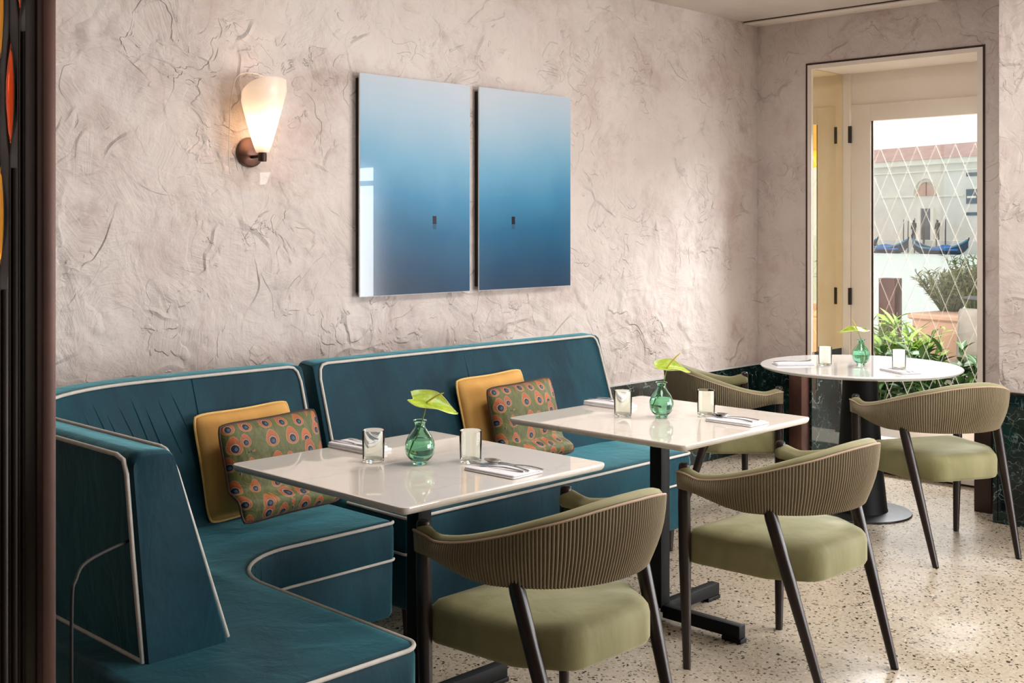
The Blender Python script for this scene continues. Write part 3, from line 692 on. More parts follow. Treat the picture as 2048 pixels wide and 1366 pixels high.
def on_back_f(t, f, out=0.0):
    i = int(t); return on_back(i, f, out).lerp(on_back(min(i+1, len(pathB)-1), f, out), t-i)
tube('seam', [tuple(on_back_f(7.2-0.25*k/6, 1-k/6, 0.0004)) for k in range(7)], 0.0022, M['teal'], bkB, 6)
for k in range(9):
    t0 = 8.6+k*0.75; f1 = 0.93-0.05*(k % 3); ln_ = 0.35+0.12*((k*5) % 4)/3
    tube('crease', [tuple(on_back_f(t0-0.9*q/5, f1-ln_*q/5, -0.0012)) for q in range(6)], [0.0006, 0.0024, 0.0030, 0.0027, 0.002, 0.0006], M['teal'], bkB, 6)
# outer edge piping at the free end and along the outer top and foot
oe = [(-5.320, -1.745, SZ+.002), (-5.345, -1.748, 0.7), (-5.362, -1.75, 0.895), (-5.362, -1.735, 0.925), (-5.362, -1.70, 0.934)]
oe += [(p[0]-0.001, p[1], 0.934) for p in reversed(pathB[12:-1])]
tube('piping', oe, 0.0058, M['piping'], bkB)
tube('piping', [(-5.320, -1.745, SZ+.004), (-5.319, -1.6, SZ+.004), (-5.319, -1.0, SZ+.004)], 0.0058, M['piping'], bkB)
for zz, rr, inset in ((SZ-.006, 0.0058, 0.003), (PZ, 0.005, 0.0)):
    q = [(x, y, zz) for x, y in offset_poly(polyB, inset)]
    # the outline runs: front right corner, rear right, rear corner, outer end, inner end, inner fillet
    order = q[45:]+q[:15]
    tube('piping', q[46:90]+q[0:10], rr, M['piping'], seatB)
for x, y in ((-4.12, -1.06), (-4.12, -0.56), (-5.32, -2.03), (-4.86, -2.03), (-5.3, -1.0)): leg_cone('leg', x, y, bB)
# soft gathers in the cloth round the inner corner
for k in range(7):
    a = radians(8+k*9); cxx, cyy, rr = -5.035+0.0, -1.42, 0.272
    x, y = -4.497-0.2715*cos(a)+0.0, -1.42+0.2715*sin(a)
    tube('gather', [(x, y, PZ+.03), (x+.0012, y, PZ+.06), (x, y, SZ-.02)], [0.0015, 0.0028, 0.001], M['teal'], seatB, 6)

rl = tube('support_rail', [tuple(p) for p in catmull([(-5.55, -1.875, 0.0), (-5.55, -1.875, 0.35), (-5.55, -1.875, 0.66), (-5.535, -1.862, 0.715), (-5.49, -1.825, 0.738), (-5.345, -1.725, 0.735)], 6)], 0.004, M['art_back'], None, 8)
tag(rl, 'slim dark bent metal rail against the outer face of the corner banquette', 'rail')
# ================================================================== CUSHIONS
def cushion(name, w, h, th, m, mp, loc, rz, lean, label, group, roll=0.0, fold=False):
    n = 28; V = []; UV = []; idx = {}
    def pt(i, j, s):
        u = -1+2*i/n; v = -1+2*j/n
        pin = 1-0.055*(1-u*u)*0 ; ex = 1-0.05*(1-abs(v)**2.2)*abs(u)**3 ; ey = 1-0.06*(1-abs(u)**2.2)*abs(v)**3
        x = u*w/2*ex; z = v*h/2*ey
        kc = 1-0.075*(abs(u*v))**5; x *= kc; z *= kc
        t = th/2*(max(0, 1-abs(u)**3.2))**0.62*(max(0, 1-abs(v)**3.2))**0.62
        t *= 1+0.05*sin(5*u+2*v)
        y = -s*t
        if fold:
            k = sm(-0.30, -0.75, v+0.12*u); y -= 0.055*k; z += 0.012*k
            y += -s*0.006*math.exp(-((v+0.42+0.12*u)/0.07)**2)*-1
            y += 0.012*math.exp(-((v+0.42-0.18*u)/0.09)**2)*(1-abs(u))
        y += 0.006*sin(3*u)*v
        return (x, y, z)
    for s in (1, -1):
        for i in range(n+1):
            for j in range(n+1):
                if s == -1 and (i in (0, n) or j in (0, n)): idx[(s, i, j)] = idx[(1, i, j)]; continue
                idx[(s, i, j)] = len(V); V.append(pt(i, j, s)); UV.append((i/n, j/n))
    Fc = []
    for s in (1, -1):
        for i in range(n):
            for j in range(n):
                q = [idx[(s, i, j)], idx[(s, i+1, j)], idx[(s, i+1, j+1)], idx[(s, i, j+1)]]; Fc.append(q if s == 1 else q[::-1])
    r = empty(name, loc, rz); r.rotation_euler = (-lean, roll, rz); r.rotation_mode = 'XYZ'
    tag(r, label, 'cushion', group)
    mesh('cover', V, Fc, m, r, smooth=True, uvs=UV)
    edge = [pt(i, 0, 1) for i in range(n)]+[pt(n, j, 1) for j in range(n)]+[pt(i, n, 1) for i in range(n, 0, -1)]+[pt(0, j, 1) for j in range(n, 0, -1)]
    # round the corners of the cord
    V2, F2 = tubevf(edge, 0.0045, 6, True); mesh('piping', V2, F2, mp, r, smooth=50)
    return r
g = 'throw cushions on the banquettes'
cushion('cushion', 0.40, 0.38, 0.10, M['gold'], M['gold_piping'], (-4.36, -0.715, 0.642), 0.0, radians(14), 'gold cushion standing behind the peacock print one on the corner banquette', g, radians(-2))
cushion('cushion', 0.42, 0.36, 0.11, M['peacock'], M['dark_piping'], (-4.335, -0.84, 0.632), 0.02, radians(14), 'peacock feather print cushion slumped on the corner banquette behind the nearest table', g, radians(-2), True)
cushion('cushion', 0.41, 0.39, 0.10, M['gold'], M['gold_piping'], (-3.135, -0.715, 0.645), 0.0, radians(14), 'gold cushion propped on the straight banquette behind a peacock print cushion', g, radians(-2))
cushion('cushion', 0.42, 0.36, 0.11, M['peacock'], M['dark_piping'], (-3.07, -0.825, 0.628), 0.03, radians(13), 'peacock feather print cushion on the straight banquette between two square tables', g, radians(-2), True)

# ================================================================== TABLES
def square_table(x, y, label):
    r = empty('square_table', (x, y, 0)); tag(r, label, 'table', 'square marble tables')
    poly = roundpoly([(-.4, -.4), (.4, -.4), (.4, .4), (-.4, .4)], 0.022, 6)
    V, Fc = slab(poly, [(0.727, 0.014), (0.731, 0.006), (0.738, 0.0015), (0.745, 0.0), (0.7485, 0.0012), (0.75, 0.004), (0.75, 0.006), (0.75, 0.010)])
    mesh('table_top', V, Fc, M['table'], r, smooth=35)
    box('column', -0.027, 0.027, -0.027, 0.027, 0.05, 0.722, M['metal'], r, 0.004, world=False)
    box('top_plate', -0.15, 0.15, -0.15, 0.15, 0.718, 0.727, M['metal'], r, 0.002, world=False)
    for k in range(4):
        a = k*pi/2; V, Fc = boxvf(0.026, 0.36, -0.019, 0.019, 0.016, 0.062, 0.003); R = Matrix.Rotation(a, 3, 'Z')
        arm = mesh('foot_arm', [tuple(R @ Vector(v)) for v in V], Fc, M['metal'], r, smooth=40)
        V, Fc = boxvf(0.285, 0.366, -0.020, 0.020, 0.0, 0.016, 0.003); mesh('foot_pad', [tuple(R @ Vector(v)) for v in V], Fc, M['metal'], arm, smooth=40)
    return r
square_table(-4.339, -1.589, 'nearest square cream marble table on black pedestal in front of the corner banquette')
square_table(-3.158, -1.592, 'square cream marble table at the right end of the straight banquette')
rt = empty('round_table', (-1.126, -1.326, 0)); tag(rt, 'round white marble table on dark conical pedestal before the glazed door', 'table')
lathe('table_top', [(0, 0.728), (0.47, 0.728), (0.487, 0.732), (0.496, 0.738), (0.499, 0.744), (0.496, 0.7485), (0.491, 0.75), (0.489, 0.75), (0.48, 0.75), (0, 0.75)], M['table_white'], rt, 96, smooth=30)
lathe('pedestal', [(0, 0.014), (0.138, 0.014), (0.134, 0.03), (0.118, 0.18), (0.100, 0.42), (0.090, 0.60), (0.087, 0.728), (0, 0.728)], M['metal'], rt, 48, smooth=30)
lathe('base_plate', [(0, 0.0), (0.252, 0.0), (0.255, 0.004), (0.252, 0.010), (0.20, 0.014), (0, 0.016)], M['basemetal'], rt, 64, smooth=30)

# ================================================================== CHAIRS
def make_chair():
    r = empty('dining_chair', (0, 0, 0))
    half = [(0.284, 0.250, 0), (0.288, 0.13, 0), (0.273, 0.03, 0), (0.237, -0.055, 0), (0.176, -0.128, 0), (0.09, -0.174, 0), (0.0, -0.188, 0)]
    ctl = half+[(-x, y, z) for x, y, z in half[-2::-1]]
    NP = 150; per = 6; n = NP*per+1
    path = resample(catmull(ctl, 24), n); L = n-1
    nor = []
    for i in range(n):
        t = (path[min(i+1, L)]-path[max(i-1, 0)]).normalized(); nor.append(Vector((-t.y, t.x, 0))*-1)
    # orient the normals outward
    c = Vector((0, 0.1, 0))
    nor = [v if v.dot(path[i]-c) > 0 else -v for i, v in enumerate(nor)]
    def hh(i): return 1-abs(2*i/L-1)
    def zt(h): return 0.652+0.125*sm(0.10, 0.98, h)+0.016*(1-sm(0.02, 0.16, h))
    def zb(h): return 0.598-0.040*sm(0.02, 0.45, h)
    def lean(h): return 0.004+0.040*sm(0.15, 0.75, h)
    def thk(h, e): return (0.030+0.012*sm(0.1, 0.8, h)+0.022*(1-sm(0.0, 0.10, h)))
    # inner pad with rolled top edge
    rings = []
    for i in list(range(0, n, 5)):
        h = hh(i); top, bot = zt(h), zb(h)+0.012; th = thk(h, 0); ln = lean(h); f = 1.0
        e = min(i, L-i)/L; f = 0.62+0.38*sqrt(sm(0, 0.016, e))
        pr = []
        cz = (top+bot)/2
        for (u, z) in ((-0.5, bot+.01), (-0.62, bot+(top-bot)*.35), (-0.6, bot+(top-bot)*.7), (-0.55, top-0.014), (-0.36, top-0.003), (-0.1, top+0.003), (0.22, top+0.001), (0.46, top-0.008), (0.5, top-0.022), (0.38, bot+(top-bot)*.5), (0.3, bot)):
            z2 = cz+(z-cz)*f; k = (z2-bot)/(top-bot); p = path[i]+nor[i]*(u*th*f+ln*k); pr.append((p.x, p.y, z2))
        rings.append(pr)
    V, Fc = loft(rings); pad = mesh('backrest_pad', V, Fc, M['olive_pad'], r, smooth=60)
    # outer pleated shell
    rings = []; rnd = random.Random(3); jit = [rnd.uniform(-1, 1) for _ in range(NP+2)]
    lev = [0.0, 0.10, 0.25, 0.42, 0.6, 0.78, 0.92, 1.0]
    for i in range(n):
        h = hh(i); top, bot = zt(h)-0.014, zb(h); th = thk(h, 0); ln = lean(h)
        e = min(i, L-i)/L; f = 0.7+0.3*sm(0, 0.03, e)
        out = []; inn = []
        for k in lev:
            z = bot+(top-bot)*k
            ph = i/per
            amp = 0.0044*sm(0.01, 0.07, e)*(1-0.3*abs(2*k-1))
            b = amp*(sqrt(abs(sin(pi*ph)))*2-1.2)
            bulge = 0.010*sin(pi*k)*sm(0, 0.1, h)
            p = path[i]+nor[i]*((0.5*th+0.006)*f+ln*k+b+bulge); out.append((p.x, p.y, z))
            q = path[i]+nor[i]*(0.32*th*f+ln*k); inn.append((q.x, q.y, z+0.002))
        rings.append(out+inn[::-1])
    V, Fc = loft(rings); mesh('backrest_shell', V, Fc, M['rib'], r, smooth=50)
    pp_ = []
    for i in range(0, n, 6):
        h = hh(i); th = thk(h, 0); e = min(i, L-i)/L; f = 0.7+0.3*sm(0, 0.03, e)
        p = path[i]+nor[i]*((0.5*th+0.005)*f+lean(h)); pp_.append((p.x, p.y, zt(h)-0.0125))
    V, Fc = tubevf(pp_, 0.0035, 6); mesh('piping', V, Fc, M['rib_piping'], r, smooth=50)
    # seat
    poly = roundpoly([(-0.268, 0.255), (-0.244, -0.05), (-0.155, -0.192), (0.155, -0.192), (0.244, -0.05), (0.268, 0.255)], [0.035, 0.06, 0.08, 0.08, 0.06, 0.035], 8)
    V, Fc = slab(poly, [(0.346, 0.016), (0.350, 0.006), (0.362, 0.0), (0.425, 0.0), (0.443, 0.004), (0.456, 0.014), (0.464, 0.032), (0.470, 0.075), (0.474, 0.14)], (0.268, 0.225))
    mesh('seat', V, Fc, M['olive'], r, smooth=60)
    for s in (-1, 1):
        V, Fc = tubevf([(s*0.272, 0.236, 0.0), (s*0.272, 0.236, 0.012), (s*0.280, 0.238, 0.36), (s*0.284, 0.238, 0.55), (s*0.285, 0.238, 0.667), (s*0.285, 0.238, 0.676), (s*0.285, 0.238, 0.680)], [0.0125, 0.0135, 0.0205, 0.021, 0.0185, 0.0165, 0.011], 14)
        lg = mesh('leg', V, Fc, M['wood'], r, smooth=50)
        V, Fc = lathevf([(0, 0), (0.012, 0), (0.012, 0.006), (0, 0.006)], 12, (s*0.272, 0.236, 0)); mesh('glide', V, Fc, M['metal'], lg, smooth=40)
        V, Fc = tubevf([(s*0.216, -0.245, 0.0), (s*0.217, -0.241, 0.012), (s*0.236, -0.132, 0.36), (s*0.247, -0.074, 0.545), (s*0.249, -0.064, 0.58)], [0.0125, 0.0135, 0.0205, 0.021, 0.018], 14)
        lg = mesh('leg', V, Fc, M['wood'], r, smooth=50)
        V, Fc = lathevf([(0, 0), (0.012, 0), (0.012, 0.006), (0, 0.006)], 12, (s*0.216, -0.245, 0)); mesh('glide', V, Fc, M['metal'], lg, smooth=40)
    return r
chair = make_chair()
spots = [(-4.308, -2.135, 0.0, 'olive velvet armchair with pleated back tucked at the nearest square table'),
         (-3.220, -2.195, -1.5, 'olive velvet armchair with pleated back at the farther square table, all four legs showing'),
         (-1.50, -1.92, -27.7, 'olive velvet armchair by the marble pier, turned towards the round table'),
         (-1.66, -0.81, 230.0, 'olive velvet armchair by the wall, half hidden behind the farther square table')]
for i, (x, y, a, lab) in enumerate(spots):
    c = chair if i == 0 else copy_tree(chair)
    c.location = (x, y, 0); c.rotation_euler = (0, 0, radians(a)); tag(c, lab, 'chair', 'olive dining chairs')

# ================================================================== TABLEWARE
TZ = 0.7503
def make_glass():
    V, Fc = lathevf([(0, 0.0), (0.029, 0.0), (0.0315, 0.002), (0.0325, 0.008), (0.0345, 0.094), (0.0338, 0.0955), (0.0331, 0.094), (0.0312, 0.009), (0.029, 0.0065), (0, 0.006)], 40)
    return mesh('tumbler', V, Fc, M['glass'], None, smooth=40)
gl0 = make_glass()
glasses = [(-4.42, -1.473, 'glass tumbler left of the vase on the nearest table'), (-4.22, -1.688, 'glass tumbler right of the vase on the nearest table, behind a spoon and fork'),
           (-3.23, -1.475, 'glass tumbler left of the vase on the farther square table'), (-3.003, -1.691, 'glass tumbler right of the vase on the farther square table'),
           (-1.266, -1.207, 'glass tumbler left of the vase on the round table'), (-1.142, -1.544, 'glass tumbler right of the vase on the round table')]
for i, (x, y, lab) in enumerate(glasses):
    o = gl0 if i == 0 else gl0.copy()
    if i: COL.objects.link(o)
    o.location = (x, y, TZ); tag(o, lab, 'glass', 'glass tumblers')
def make_vase():
    r = empty('bud_vase')
    outer = [(0, 0.0), (0.020, 0.0), (0.0225, 0.003), (0.024, 0.010), (0.034, 0.018), (0.0425, 0.032), (0.0455, 0.048), (0.043, 0.066), (0.035, 0.084), (0.023, 0.100), (0.0165, 0.110), (0.0148, 0.118), (0.0165, 0.124), (0.0215, 0.129), (0.022, 0.131)]
    inner = [(0.0205, 0.131), (0.0150, 0.1245), (0.0125, 0.118), (0.0140, 0.110), (0.0205, 0.099), (0.0325, 0.083), (0.0405, 0.066), (0.043, 0.048), (0.040, 0.033), (0.031, 0.020), (0.02, 0.0135), (0, 0.012)]
    lathe('vessel', outer+inner, M['vase'], r, 44)
    lathe('water', [(0, 0.0121), (0.0199, 0.0137), (0.0308, 0.0202), (0.0398, 0.0332), (0.0428, 0.048), (0.0403, 0.0660), (0.0372, 0.0730), (0, 0.0732)], M['water'], r, 40)
    return r
vs0 = make_vase()
vases = [(-4.346, -1.601, 'round green glass bud vase on the nearest table'), (-3.157, -1.599, 'round green glass bud vase on the farther square table'), (-1.118, -1.327, 'round green glass bud vase on the round table')]
for i, (x, y, lab) in enumerate(vases):
    o = vs0 if i == 0 else copy_tree(vs0)
    o.location = (x, y, TZ); tag(o, lab, 'vase', 'green bud vases')
RV = Vector((0.699, -0.715, 0)); FV = Vector((0.715, 0.699, 0)); UVv = Vector((0, 0, 1))
def anthurium(loc, head, foot, axis, width_axis, length, wid, spadix_dir, sp_len, cup, label):
    # loc: vase foot; head: where stem meets the spathe; foot: stem foot in the vase (both relative)
    r = empty('anthurium', loc); tag(r, label, 'flower', 'green anthuriums')
    A = Vector(axis).normalized(); Wd = Vector(width_axis); Wd = (Wd-A*Wd.dot(A)).normalized(); Nn = A.cross(Wd).normalized()
    if Nn.z < 0: Nn = -Nn
    H = Vector(head); F0 = Vector(foot)
    neck = Vector((0.004, -0.002, 0.122))*1.0
    st = resample(catmull([F0, F0.lerp(neck, 0.5), neck, neck.lerp(H, 0.5)+Vector((0.002, 0, 0)), H], 8), 22)
    V, Fc = tubevf(st, 0.0019, 8); mesh('stem', V, Fc, M['stem'], r, smooth=60)
    # heart-shaped spathe: rows along the axis from the lobes (t=0) to the tip (t=1)
    nu, nv = 22, 14; P1 = []; Pn = []
    for i in range(nu+1):
        t = i/nu
        wdt = wid*(sin(pi*min(1, (t*0.93+0.07))**0.72))**0.85*(1-0.15*t)
        for j in range(nv+1):
            s = -1+2*j/nv
            notch = -0.10*length*(abs(s)**1.5)*(1-t)**2
            a = (t-0.30)*length+notch
            q = A*a+Wd*(s*wdt/2)
            hgt = cup*(s*s)*(wdt/wid)-0.10*length*max(0, t-0.45)**1.6+0.004*sin(9*t+3*s)*abs(s)
            hgt += -0.0025*abs(sin(pi*2.5*s))*(1-t)
            P1.append(H+q+Nn*(hgt)); Pn.append(H+q+Nn*(hgt-0.0012))
    V = [tuple(p) for p in P1]+[tuple(p) for p in Pn]; o_ = len(P1); Fc = []; w_ = nv+1
    for i in range(nu):
        for j in range(nv):
            a = i*w_+j; Fc.append([a, a+1, a+w_+1, a+w_]); Fc.append([o_+a, o_+a+w_, o_+a+w_+1, o_+a+1])
    rim = [j for j in range(w_)]+[i*w_+nv for i in range(1, nu+1)]+[nu*w_+j for j in range(nv-1, -1, -1)]+[i*w_ for i in range(nu-1, 0, -1)]
    for a, b in zip(rim, rim[1:]+rim[:1]): Fc.append([a, b, o_+b, o_+a])
    V, Fc = fix_normals(V, Fc); spt = mesh('spathe', V, Fc, M['spathe'], r, smooth=60)
    rp = [P1[k] for k in rim]; V, Fc = tubevf(rp, 0.0011, 5, True); mesh('rim', V, Fc, M['spathe_edge'], spt, smooth=60)
    D = Vector(spadix_dir).normalized(); pts = [H+Nn*0.001+D*(sp_len*k/8)+Nn*(0.004*sin(pi*k/8)) for k in range(9)]
    V, Fc = tubevf(pts, [0.0030, 0.0034, 0.0034, 0.0033, 0.0032, 0.0030, 0.0028, 0.0024, 0.0010], 10); mesh('spadix', V, Fc, M['spadix'], r, smooth=60)
    return r
anthurium((-4.346, -1.601, TZ), RV*0.020+UVv*0.183-FV*0.0, -RV*0.030+UVv*0.018, RV*0.92-UVv*0.27, -FV*0.9-UVv*0.40, 0.140, 0.105, RV*0.72+UVv*0.42-FV*0.2, 0.062, 0.016,
          'chartreuse anthurium with its heart-shaped spathe leaning right, on the nearest table')
anthurium((-3.157, -1.599, TZ), RV*0.020+UVv*0.183, -RV*0.034+UVv*0.020, RV*0.95-UVv*0.10, -FV*0.9-UVv*0.30, 0.125, 0.095, RV*0.62+UVv*0.68, 0.075, 0.020,
          'chartreuse anthurium with a long upright spadix, on the farther square table')
anthurium((-1.118, -1.327, TZ), -RV*0.018+UVv*0.176, RV*0.024+UVv*0.016, -RV*0.97-UVv*0.03, -FV*0.9-UVv*0.16, 0.140, 0.095, -RV*0.45+UVv*0.85, 0.062, 0.012,
          'chartreuse anthurium with a wavy spathe, on the round table')
def napkin(x, y, rz, w, l, label, th=0.012):
    r = empty('napkin', (x, y, TZ), rz); tag(r, label, 'napkin', 'folded white napkins')
    V, Fc = slab(roundpoly([(-w/2, -l/2), (w/2, -l/2), (w/2, l/2), (-w/2, l/2)], 0.008, 4), [(0, 0.003), (th*.25, 0), (th*.45, 0.001), (th*.5, 0.004)])
    mesh('lower_fold', V, Fc, M['napkin'], r, smooth=50)
    V, Fc = slab(roundpoly([(-w/2+.003, -l/2+.002), (w/2-.014, -l/2+.004), (w/2-.011, l/2-.004), (-w/2+.001, l/2-.002)], 0.008, 4), [(th*.5, 0.003), (th*.7, 0), (th*.92, 0.001), (th, 0.006)])
    mesh('upper_fold', V, Fc, M['napkin'], r, smooth=50)
    return r
naps = [(-4.325, -1.285, 0.03, 0.105, 0.20, 'folded white napkin at the banquette side of the nearest table', 0.018), (-4.25, -1.855, 0.03, 0.13, 0.20, 'folded white napkin under spoon and fork at the front of the nearest table', 0.011),
        (-3.075, -1.285, 0.0, 0.105, 0.20, 'folded white napkin at the banquette side of the farther square table', 0.018), (-3.055, -1.86, 0.0, 0.12, 0.20, 'folded white napkin at the chair side of the farther square table', 0.012),
        (-1.345, -1.07, 0.85, 0.10, 0.20, 'folded white napkin at the left of the round table', 0.011), (-1.245, -1.60, -0.52, 0.11, 0.20, 'folded white napkin at the right front of the round table', 0.010)]
for a in naps: napkin(*a)
def handle(l, w0, w1, z=0.0015, y0=-0.10):
    rings = []
    for k in range(13):
        t = k/12; w = w0+(w1-w0)*sm(0.0, 0.9, t); th = 0.0016; y = y0+l*t; a = 0.003*sin(pi*t)
        if k == 0: w *= 0.5
        rings.append([(-w, y, z+a), (-w*.6, y, z+a+th), (w*.6, y, z+a+th), (w, y, z+a), (w*.6, y, z+a-th*.6), (-w*.6, y, z+a-th*.6)])
    return loft(rings)
def make_fork():
    H = handle(0.125, 0.0062, 0.0026); rings = []
    for k in range(7):
        t = k/6; w = 0.0026+0.0085*sm(0, 0.8, t); y = 0.025+0.03*t; z = 0.0015+0.002*t
        rings.append([(-w, y, z), (-w, y, z+.0014), (w, y, z+.0014), (w, y, z)])
    parts = [H, loft(rings)]
    for q in range(4):
        cx = -0.0095+0.00633*q
        parts.append(loft([[(cx-.0016, y, z), (cx-.0016, y, z+.0013), (cx+.0016, y, z+.0013), (cx+.0016, y, z)] for y, z in ((0.054, 0.0035), (0.07, 0.0035), (0.085, 0.0055), (0.097, 0.010))]))
    V, Fc = join(*parts); return mesh('fork', V, Fc, M['steel'], None, smooth=40)
def make_spoon():
    H = handle(0.13, 0.0062, 0.0026); V = []; Fc = []; n, k = 20, 6
    top = []
    for side in (0, 1):
        for i in range(k+1):
            f = i/k
            for j in range(n):
                a = 2*pi*j/n; rx = 0.0195*f*(1-0.12*sin(a)); ry = 0.031*f
                z = 0.0085-0.0095*(1-f*f)-(0.0011 if side else 0)+0.002
                V.append((rx*cos(a), 0.058+ry*sin(a), z))
    for side in (0, 1):
        b = side*(k+1)*n
        for i in range(k):
            for j in range(n): Fc.append([b+i*n+j, b+i*n+(j+1) % n, b+(i+1)*n+(j+1) % n, b+(i+1)*n+j])
    b = (k+1)*n
    for j in range(n): Fc.append([k*n+j, k*n+(j+1) % n, b+k*n+(j+1) % n, b+k*n+j])
    V, Fc = join(H, (V, Fc)); return mesh('spoon', V, Fc, M['steel'], None, smooth=50)
def make_knife():
    H = handle(0.105, 0.0062, 0.0045); rings = []
    for k in range(9):
        t = k/8; w = 0.0045+0.0045*sm(0, .3, t); w *= 1-0.75*sm(0.75, 1, t); y = 0.005+0.105*t
        rings.append([(-w*.5, y, 0.0012), (-w*.5, y, 0.0024), (w, y, 0.0020), (w, y, 0.0014)])
    V, Fc = join(H, loft(rings)); return mesh('knife', V, Fc, M['steel'], None, smooth=40)
fk, sp_, kn = make_fork(), make_spoon(), make_knife()
used = set()
def lay(src, x, y, z, rz, label, cat, ry=0.0, rx=0.0):
    o = src if src.name not in used and src not in used else src.copy()
    if src in used: COL.objects.link(o)
    used.add(src); o.location = (x, y, TZ+z); o.rotation_euler = (rx, ry, rz); tag(o, label, cat, 'steel cutlery on napkins'); return o
lay(fk, -4.268, -1.845, 0.0115, 0.12, 'steel fork on the napkin at the front of the nearest table', 'fork')
lay(sp_, -4.235, -1.850, 0.0125, -0.06, 'steel spoon on the napkin at the front of the nearest table', 'spoon')
lay(kn, -4.205, -1.865, 0.0115, 0.10, 'steel knife on the napkin at the front of the nearest table', 'knife')
lay(kn, -4.35, -1.29, 0.0185, pi+0.10, 'steel knife on the banquette side napkin of the nearest table', 'knife')
lay(fk, -4.31, -1.30, 0.0185, pi-0.10, 'steel fork on the banquette side napkin of the nearest table', 'fork')
lay(sp_, -3.045, -1.845, 0.0135, 0.08, 'steel spoon on the chair side napkin of the farther square table', 'spoon')
lay(fk, -3.075, -1.845, 0.0125, -0.05, 'steel fork on the chair side napkin of the farther square table', 'fork')
lay(fk, -3.085, -1.285, 0.0185, pi+0.06, 'steel fork on the banquette side napkin of the farther square table', 'fork')
lay(sp_, -3.05, -1.285, 0.0195, pi-0.08, 'steel spoon on the banquette side napkin of the farther square table', 'spoon')
lay(fk, -1.335, -1.06, 0.0115, 0.85+pi, 'steel fork on the left napkin of the round table', 'fork')
lay(fk, -1.262, -1.60, 0.0105, -0.50, 'steel fork on the right napkin of the round table', 'fork')
lay(kn, -1.228, -1.605, 0.0105, -0.55, 'steel knife on the right napkin of the round table', 'knife')

# ================================================================== DECORATIVE SCREEN (left)
scr = empty('divider_screen', (-5.83, -2.2, 0)); tag(scr, 'dark bronze divider screen with red and amber glass lenses at the left edge', 'screen')
box('end_post', -5.844, -5.822, -2.400, -2.375, 0, CZ, M['bronze_post'], scr, 0.002)
box('edge_strip', -5.846, -5.834, -2.3745, -2.338, 0, CZ, M['screen_slat'], scr, 0.001)
PER, LEN = 0.352, 0.21
cols = [(-2.318, 1.905), (-2.281, 1.682), (-2.240, 1.478), (-2.200, 1.650), (-2.160, 1.830), (-2.120, 1.560), (-2.080, 1.74), (-2.04, 1.6)]
k_ = 0
def lensprof(dz): return 0.0165*max(0.0, cos(pi*dz/LEN)) if abs(dz) < LEN/2 else 0.0
for ci, (yc, z0) in enumerate(cols):
    zs = [z0+PER*j for j in range(-1 if ci >= 3 else 0, 4) if z0+PER*j < CZ-0.1]
    for zc in zs:
        rings = []
        for q in range(13):
            dz = -LEN/2*0.97+LEN*0.97*q/12; w = max(0.0012, lensprof(dz)); d = max(0.001, w*0.62)
            rings.append([(-5.842+d*cos(2*pi*j/10), yc+w*sin(2*pi*j/10), zc+dz) for j in range(10)])
        V, Fc = loft(rings); mesh('glass_lens', V, Fc, M['amber_glass' if (ci in (2, 3) and (k_ % 2 == 0)) or ci == 2 else 'red_glass'], scr, smooth=50, world=True); k_ += 1
    # the two metal ribs that part round the lenses
    for sg in (-1, 1):
        rings = []; nz = 150
        for q in range(nz+1):
            z = CZ*q/nz; off = 0.0035
            for zc in zs: off = max(off, lensprof(z-zc)+0.0035)
            y = yc+sg*off
            rings.append([(-5.848, y-.0022, z), (-5.836, y-.0022, z), (-5.836, y+.0022, z), (-5.848, y+.0022, z)])
        V, Fc = loft(rings); mesh('rib', V, Fc, M['screen_slat'], scr, smooth=40, world=True)
    if ci < 3:
        zlow = zs[0]-LEN/2-0.02
        box('slat', -5.845, -5.838, yc-0.014, yc+0.014, 0, zlow, M['screen_slat'], scr, 0.001)

# ================================================================== OUTSIDE
tag(box('terrace_ground', 0.5, 6.2, -14, 14, -0.15, 0.0, M['terrace']), kind='structure')
tag(mesh('canal', [(6.2, -160, -0.72), (240, -160, -0.72), (240, 160, -0.72), (6.2, 160, -0.72)], [[0, 1, 2, 3]], M['canal']), 'pale green canal water beyond the terrace', 'water', kind='stuff')
P0 = Vector((90.838, 46.203, 0)); UA = Vector((-0.331, -0.944, 0)); NA = Vector((0.944, -0.331, 0))   # UA runs right along the facade, NA points into the building
def fbox(name, u0, u1, d0, d1, z0, z1, m, parent=None, bev=0):
    V, Fc = boxvf(u0, u1, d0, d1, z0, z1, bev); V = [tuple(P0+UA*x+NA*y+Vector((0, 0, z))) for x, y, z in V]; V, Fc = fix_normals(V, Fc)
    return mesh(name, V, Fc, m, parent, world=True)
fb = empty('canal_building', tuple(P0)); tag(fb, 'long pale stone building across the canal with tiled roof', 'building')
fbox('facade', -60, 45, 0, 10, 0.3, 6.9, M['stone'], fb)
fbox('cornice', -60, 45, -0.35, 0, 6.62, 7.08, M['cornice'], fb); fbox('moulding', -60, 45, -0.15, 0, 6.0, 6.12, M['cornice'], fb)
V = [(-60, -0.5, 7.08), (45, -0.5, 7.08), (45, 4, 8.6), (-60, 4, 8.6), (45, 10, 7.08), (-60, 10, 7.08)]
mesh('roof', *fix_normals([tuple(P0+UA*x+NA*y+Vector((0, 0, z))) for x, y, z in V], [[0, 1, 2, 3], [3, 2, 4, 5], [0, 3, 5], [1, 4, 2], [0, 5, 4, 1]]), M['tile'], fb, world=True)
fbox('string_course', 1.2, 5.4, -0.12, 0, 3.92, 4.06, M['cornice'], fb); fbox('string_course', 7.9, 10.6, -0.12, 0, 3.9, 4.02, M['cornice'], fb)
